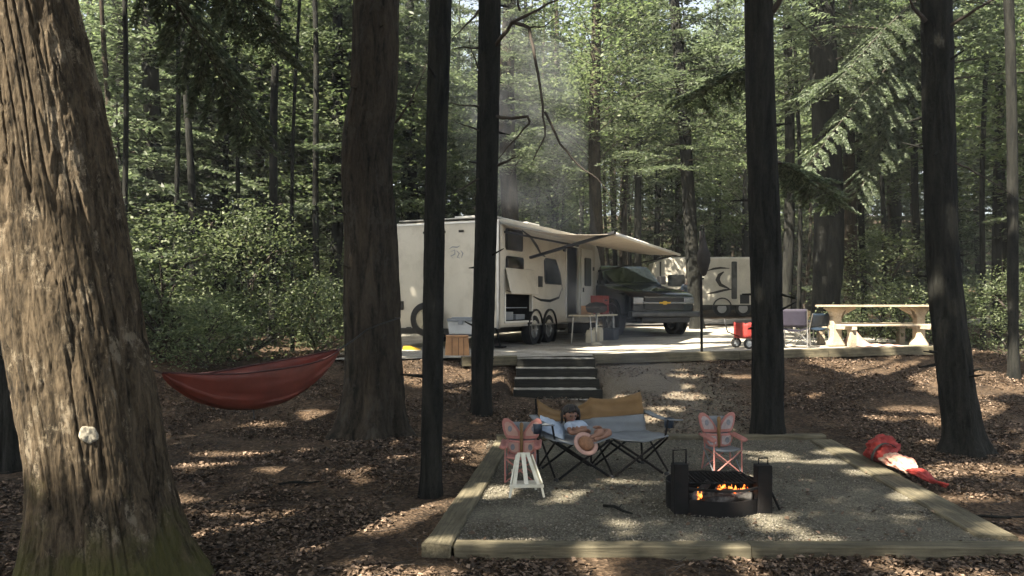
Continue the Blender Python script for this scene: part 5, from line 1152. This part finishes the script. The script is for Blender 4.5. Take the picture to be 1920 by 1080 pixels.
# ------------------------------------------------------------ small white slatted toy chair
o = empty('toy_chair', (.125, 7.40, 0), R(4)); o.scale = (.95,.95,.95); tag(o, 'small white slatted wooden lounge chair for a doll, turned towards the fire', 'toy chair')
for k in range(3):
    a = (-.085,0,.085)[k]
    MB().beam((a*.55-.01,.16,.36),(a*1.35,-.10,.115),.036 if k != 1 else .042,.012).build('slat', M['white'], o, bevel=.003)
MB().beam((-.165,-.115,.105),(.165,-.115,.105),.035,.03).build('front_rail', M['white'], o, bevel=.004)
MB().beam((-.07,.165,.355),(.06,.165,.355),.02,.04).build('top_rail', M['white'], o, bevel=.004)
for sg in (-1, 1):
    MB().beam((sg*.15,-.10,.115),(sg*.075,.165,.34),.014,.05).build('side_rail', M['white'], o, bevel=.003)
    MB().beam((sg*.145,-.115,.10),(sg*.165,-.14,.0),.02,.03).build('leg', M['white'], o); MB().beam((sg*.09,.14,.30),(sg*.12,.20,.0),.02,.03).build('leg', M['white'], o)
MB().box(-.11,.11,-.03,.10,.10,.112).build('seat_board', M['white'], o); MB().beam((-.12,.0,.0),(-.13,.02,.24),.012,.03).build('arm_support', M['cream'], o)
# ------------------------------------------------------------ fire ring
FR = empty('fire_ring', (1.76, 7.0, 0), R(2)); tag(FR, 'black steel campfire ring with two square posts and a barred grate', 'fire ring')
def arc(r, z0, z1, a0_, a1_, t=.008, n=40):
    m = MB()
    for i in range(n):
        a, b_ = R(a0_+(a1_-a0_)*i/n), R(a0_+(a1_-a0_)*(i+1)/n)
        ps = [(q_*math.cos(aa), q_*math.sin(aa), z) for aa in (a, b_) for q_ in (r, r+t) for z in (z0, z1)]
        m.add(ps, [(0,4,5,1),(2,3,7,6),(1,5,7,3),(0,2,6,4)])
    return m
arc(.40, -.02, .22, -28, 208).build('ring_wall', M['steel'], FR)
arc(.402, -.02, .125, 208, 332).build('front_panel', M['steel'], FR)
arc(.40, .205, .225, 208, 332, .02).build('top_rim', M['steel'], FR) 
for sx_, h in ((-1,.415),(1,.40)):
    X0 = sx_*.355
    MB().box(X0-.062,X0+.062,-.30,-.18,.0,h).build('post', M['steel'], FR, bevel=.006)
    if sx_ < 0: MB().tube([(X0-.055,-.24,h),(X0-.055,-.24,h+.11),(X0+.055,-.24,h+.115),(X0+.055,-.24,h)], .008, 6).build('grate_handle', M['steel'], FR)
    else: MB().tube([(X0-.03,-.22,h),(X0-.03,-.22,h+.05),(X0+.05,-.22,h+.05),(X0+.05,-.22,h)], .007, 6).build('grate_handle', M['steel'], FR)
gm = MB()
for k in range(17): gm.tube([(-.30+.0375*k,-.24,.245),(-.30+.0375*k,.20,.245)], .005, 5)
gm.tube([(-.31,-.24,.245),(.31,-.24,.245),(.31,.20,.245),(-.31,.20,.245),(-.31,-.24,.245)], .008, 6); gm.build('grate', M['steel'], FR)
MB().lathe([(0,.03),(.25,.035),(.38,.02)], (0,0,0), 24).build('ash_bed', M['ash'], FR, True)
def log(p, q_, r, lab):
    p, q_ = Vector(p), Vector(q_); o_ = empty('firewood_log', (p+q_)/2); tag(o_, lab, 'log', 'logs burning in the ring'); c_ = (p+q_)/2
    n = 8; pts_ = [(p.lerp(q_, i/n)+Vector((random.uniform(-1,1),random.uniform(-1,1),random.uniform(-1,1)))*.005)-c_ for i in range(n+1)]
    MB().tube(pts_, [r*random.uniform(.85,1.1) for _ in range(n+1)], 9).build('wood', M['log'], o_, True)
bx, by = 1.76, 7.0
log((bx-.22,by-.18,.10),(bx-.02,by+.10,.17),.035,'charred log leaning across the left part of the fire')
log((bx-.12,by-.20,.08),(bx+.22,by-.12,.10),.035,'ashy grey log lying across the front of the fire')
log((bx+.02,by-.02,.13),(bx+.28,by-.20,.12),.04,'burning log at the right end under the brightest flame')
log((bx-.25,by-.02,.07),(bx+.25,by+.12,.09),.045,'thick charred log at the back of the ring')
fm = bpy.data.materials.new('flame'); fm.use_nodes = True; fn_ = fm.node_tree.nodes; fl_ = fm.node_tree.links; fn_.remove(fn_['Principled BSDF'])
em = fn_.new('ShaderNodeEmission'); nt = noise(fn_, fl_, 22, 3); fr_ = ramp(fn_, [(.35,(1,.10,.012)),(.6,(1,.30,.05)),(.75,(1,.62,.22))]); fl_.new(nt.outputs[0], fr_.inputs[0]); fl_.new(fr_.outputs[0], em.inputs[0]); em.inputs[1].default_value = 1.0
tb = fn_.new('ShaderNodeBsdfTransparent'); mx_ = fn_.new('ShaderNodeMixShader'); nt2 = noise(fn_, fl_, 30, 3); r2_ = ramp(fn_, [(.46,(0,0,0)),(.62,(.9,.9,.9))]); fl_.new(nt2.outputs[0], r2_.inputs[0]); fl_.new(r2_.outputs[0], mx_.inputs[0]); fl_.new(tb.outputs[0], mx_.inputs[1]); fl_.new(em.outputs[0], mx_.inputs[2]); fl_.new(mx_.outputs[0], fn_['Material Output'].inputs[0])
for i, (dx, dy, z, w_, h, lab) in enumerate([(-.155,-.17,.10,.030,.085,'small orange flame at the left end of the fire'),(.05,-.10,.16,.05,.055,'small broken flame at the middle of the fire below the grate'),(.21,-.14,.14,.085,.075,'widest brightest flame at the right of the fire'),(.12,-.10,.15,.035,.05,'low flame licking between the middle and brightest flames')]):
    f_ = MB(); 
    for j in range(5):
        ox = (j-2)*w_*.33; hh = h*(1,.55,.8,.45,.7)[(j+i)%5]
        f_.lathe([(.002,-.01),(w_*.30,.008),(w_*.24,hh*.35),(w_*.09,hh*.75),(.001,hh*1.15)], (ox,.01*(j-1),0), 10)
    f_ = f_.build('flame', fm, None, True); f_.location = (bx+dx, by+dy, z); tag(f_, lab, 'flame', 'flames of the campfire')
tag(MB().tube([(0,0,0),(.06,-.08,-.13),(.10,-.13,-.24)], .011, 7).build('fire_poker', M['steel'], None, True), 'black iron poker leaning against the right side of the fire ring', 'poker').location = (bx+.42, by-.06, .245)
# ------------------------------------------------------------ red bag on the leaf litter
o = empty('play_tunnel', (3.93, 8.55, .05)); o.name = 'cloth_bag'; tag(o, 'crumpled red and cream printed cloth bag lying over the pad edge with its strap trailing', 'bag')
hd = P(1640,842,9.0); md = P(1664,872,8.35); en = P(1705,900,7.95)
def blob(p, q_, r0, r1, name, mat, seed, flat=.6, n=36):
    p, q_ = Vector(p), Vector(q_); d_ = (q_-p).normalized(); sd__ = d_.cross(Vector((0,0,1))).normalized()
    def fn(s_, t):
        r_ = (r0+(r1-r0)*s_)*(math.sin(math.pi*min(1, max(.02, s_)*.96+.02))**.35); a = t*6.2832; k = 1+.30*float(vnoise(s_*4, math.cos(a)*2, math.sin(a)*2, seed))-.30*abs(float(vnoise(s_*9, math.cos(a)*4, math.sin(a)*4, seed)))+.10*float(vnoise(s_*24, math.cos(a)*9, math.sin(a)*9, seed))
        c_ = p.lerp(q_, s_)+sd__*math.cos(a)*r_*k+Vector((0,0,1))*(math.sin(a)*r_*flat*k+r_*flat); return tuple(c_-Vector(o.location))
    return MB().grid(fn, n, 48).build(name, M[mat], o, True)
M['print'] = simple('printed_cream_cloth', (.50,.36,.27), .85, var=.55, vs=16, bump=.5, bs=30, dirt=(.42,.08,.06))
z0 = lambda p: Vector((p.x, p.y, max(gz(p.x, p.y), -.02 if p.x > 4.1 else .045)))
blob(z0(Vector((4.20,9.25,0))), z0(Vector((4.06,8.62,0))), .19, .17, 'red_hood', 'redcloth', 1, .75)
blob(z0(Vector((4.08,8.68,0))), z0(Vector((4.02,8.05,0))), .15, .12, 'printed_panel', 'print', 2, .5)
blob(z0(Vector((4.04,8.12,0))), z0(Vector((4.02,7.62,0))), .10, .05, 'red_tail', 'redcloth', 3, .5)
MB().tube([tuple(z0(Vector((4.04,7.9,0)))+Vector((0,0,.05))-o.location), tuple(z0(Vector((4.12,7.6,0)))+Vector((0,0,.04))-o.location), tuple(z0(Vector((4.06,7.45,0)))+Vector((0,0,.03))-o.location), tuple(z0(Vector((3.98,7.62,0)))+Vector((0,0,.04))-o.location)], .014, 6).build('strap', M['redcloth'], o, True)
MB().grid(lambda s_, t: tuple(z0(Vector((4.07,8.7,0)))+Vector((math.cos(t*3.1416)*.155, -.02+.05*s_, math.sin(t*3.1416)*.19+.01))-o.location), 3, 14).build('dark_band', M['interior'], o, True, solid=.006)

# ------------------------------------------------------------ air
hm = bpy.data.materials.new('haze'); hm.use_nodes = True; hn = hm.node_tree.nodes; hn.remove(hn['Principled BSDF'])
pv = hn.new('ShaderNodeVolumePrincipled'); pv.inputs['Density'].default_value = .0014; pv.inputs['Color'].default_value = (.86,.90,.88,1); pv.inputs['Anisotropy'].default_value = .3
hm.node_tree.links.new(pv.outputs[0], hn['Material Output'].inputs['Volume'])
tag(MB().box(-320,320,-70,420,-4,75).build('haze', hm), kind='stuff')

# smoke drifting off the campfire
sm_ = bpy.data.materials.new('smoke'); sm_.use_nodes = True; n_ = sm_.node_tree.nodes; l_ = sm_.node_tree.links; n_.remove(n_['Principled BSDF'])
pv = n_.new('ShaderNodeVolumePrincipled'); pv.inputs['Color'].default_value = (.9,.95,1,1); pv.inputs['Anisotropy'].default_value = .2
nz = noise(n_, l_, .9, 4, .6, None, None, .6); rp_ = ramp(n_, [(.46,(0,0,0)),(.75,(1,1,1))]); l_.new(nz.outputs[0], rp_.inputs[0])
mu = n_.new('ShaderNodeMath'); mu.operation = 'MULTIPLY'; mu.inputs[1].default_value = .13; l_.new(rp_.outputs[0], mu.inputs[0]); l_.new(mu.outputs[0], pv.inputs['Density'])
l_.new(pv.outputs[0], n_['Material Output'].inputs['Volume'])
pts_ = [(1.76,7.0,.3),(1.6,7.8,.75),(1.35,9.2,1.15),(1.05,11,1.7),(.7,13,2.8),(.4,14.5,4.0),(.15,16,5.4),(-.1,17.5,7.0)]
tag(MB().tube(pts_, [.10,.22,.36,.5,.7,1.0,1.4,1.5], 20).build('smoke', sm_, None, True), kind='stuff')
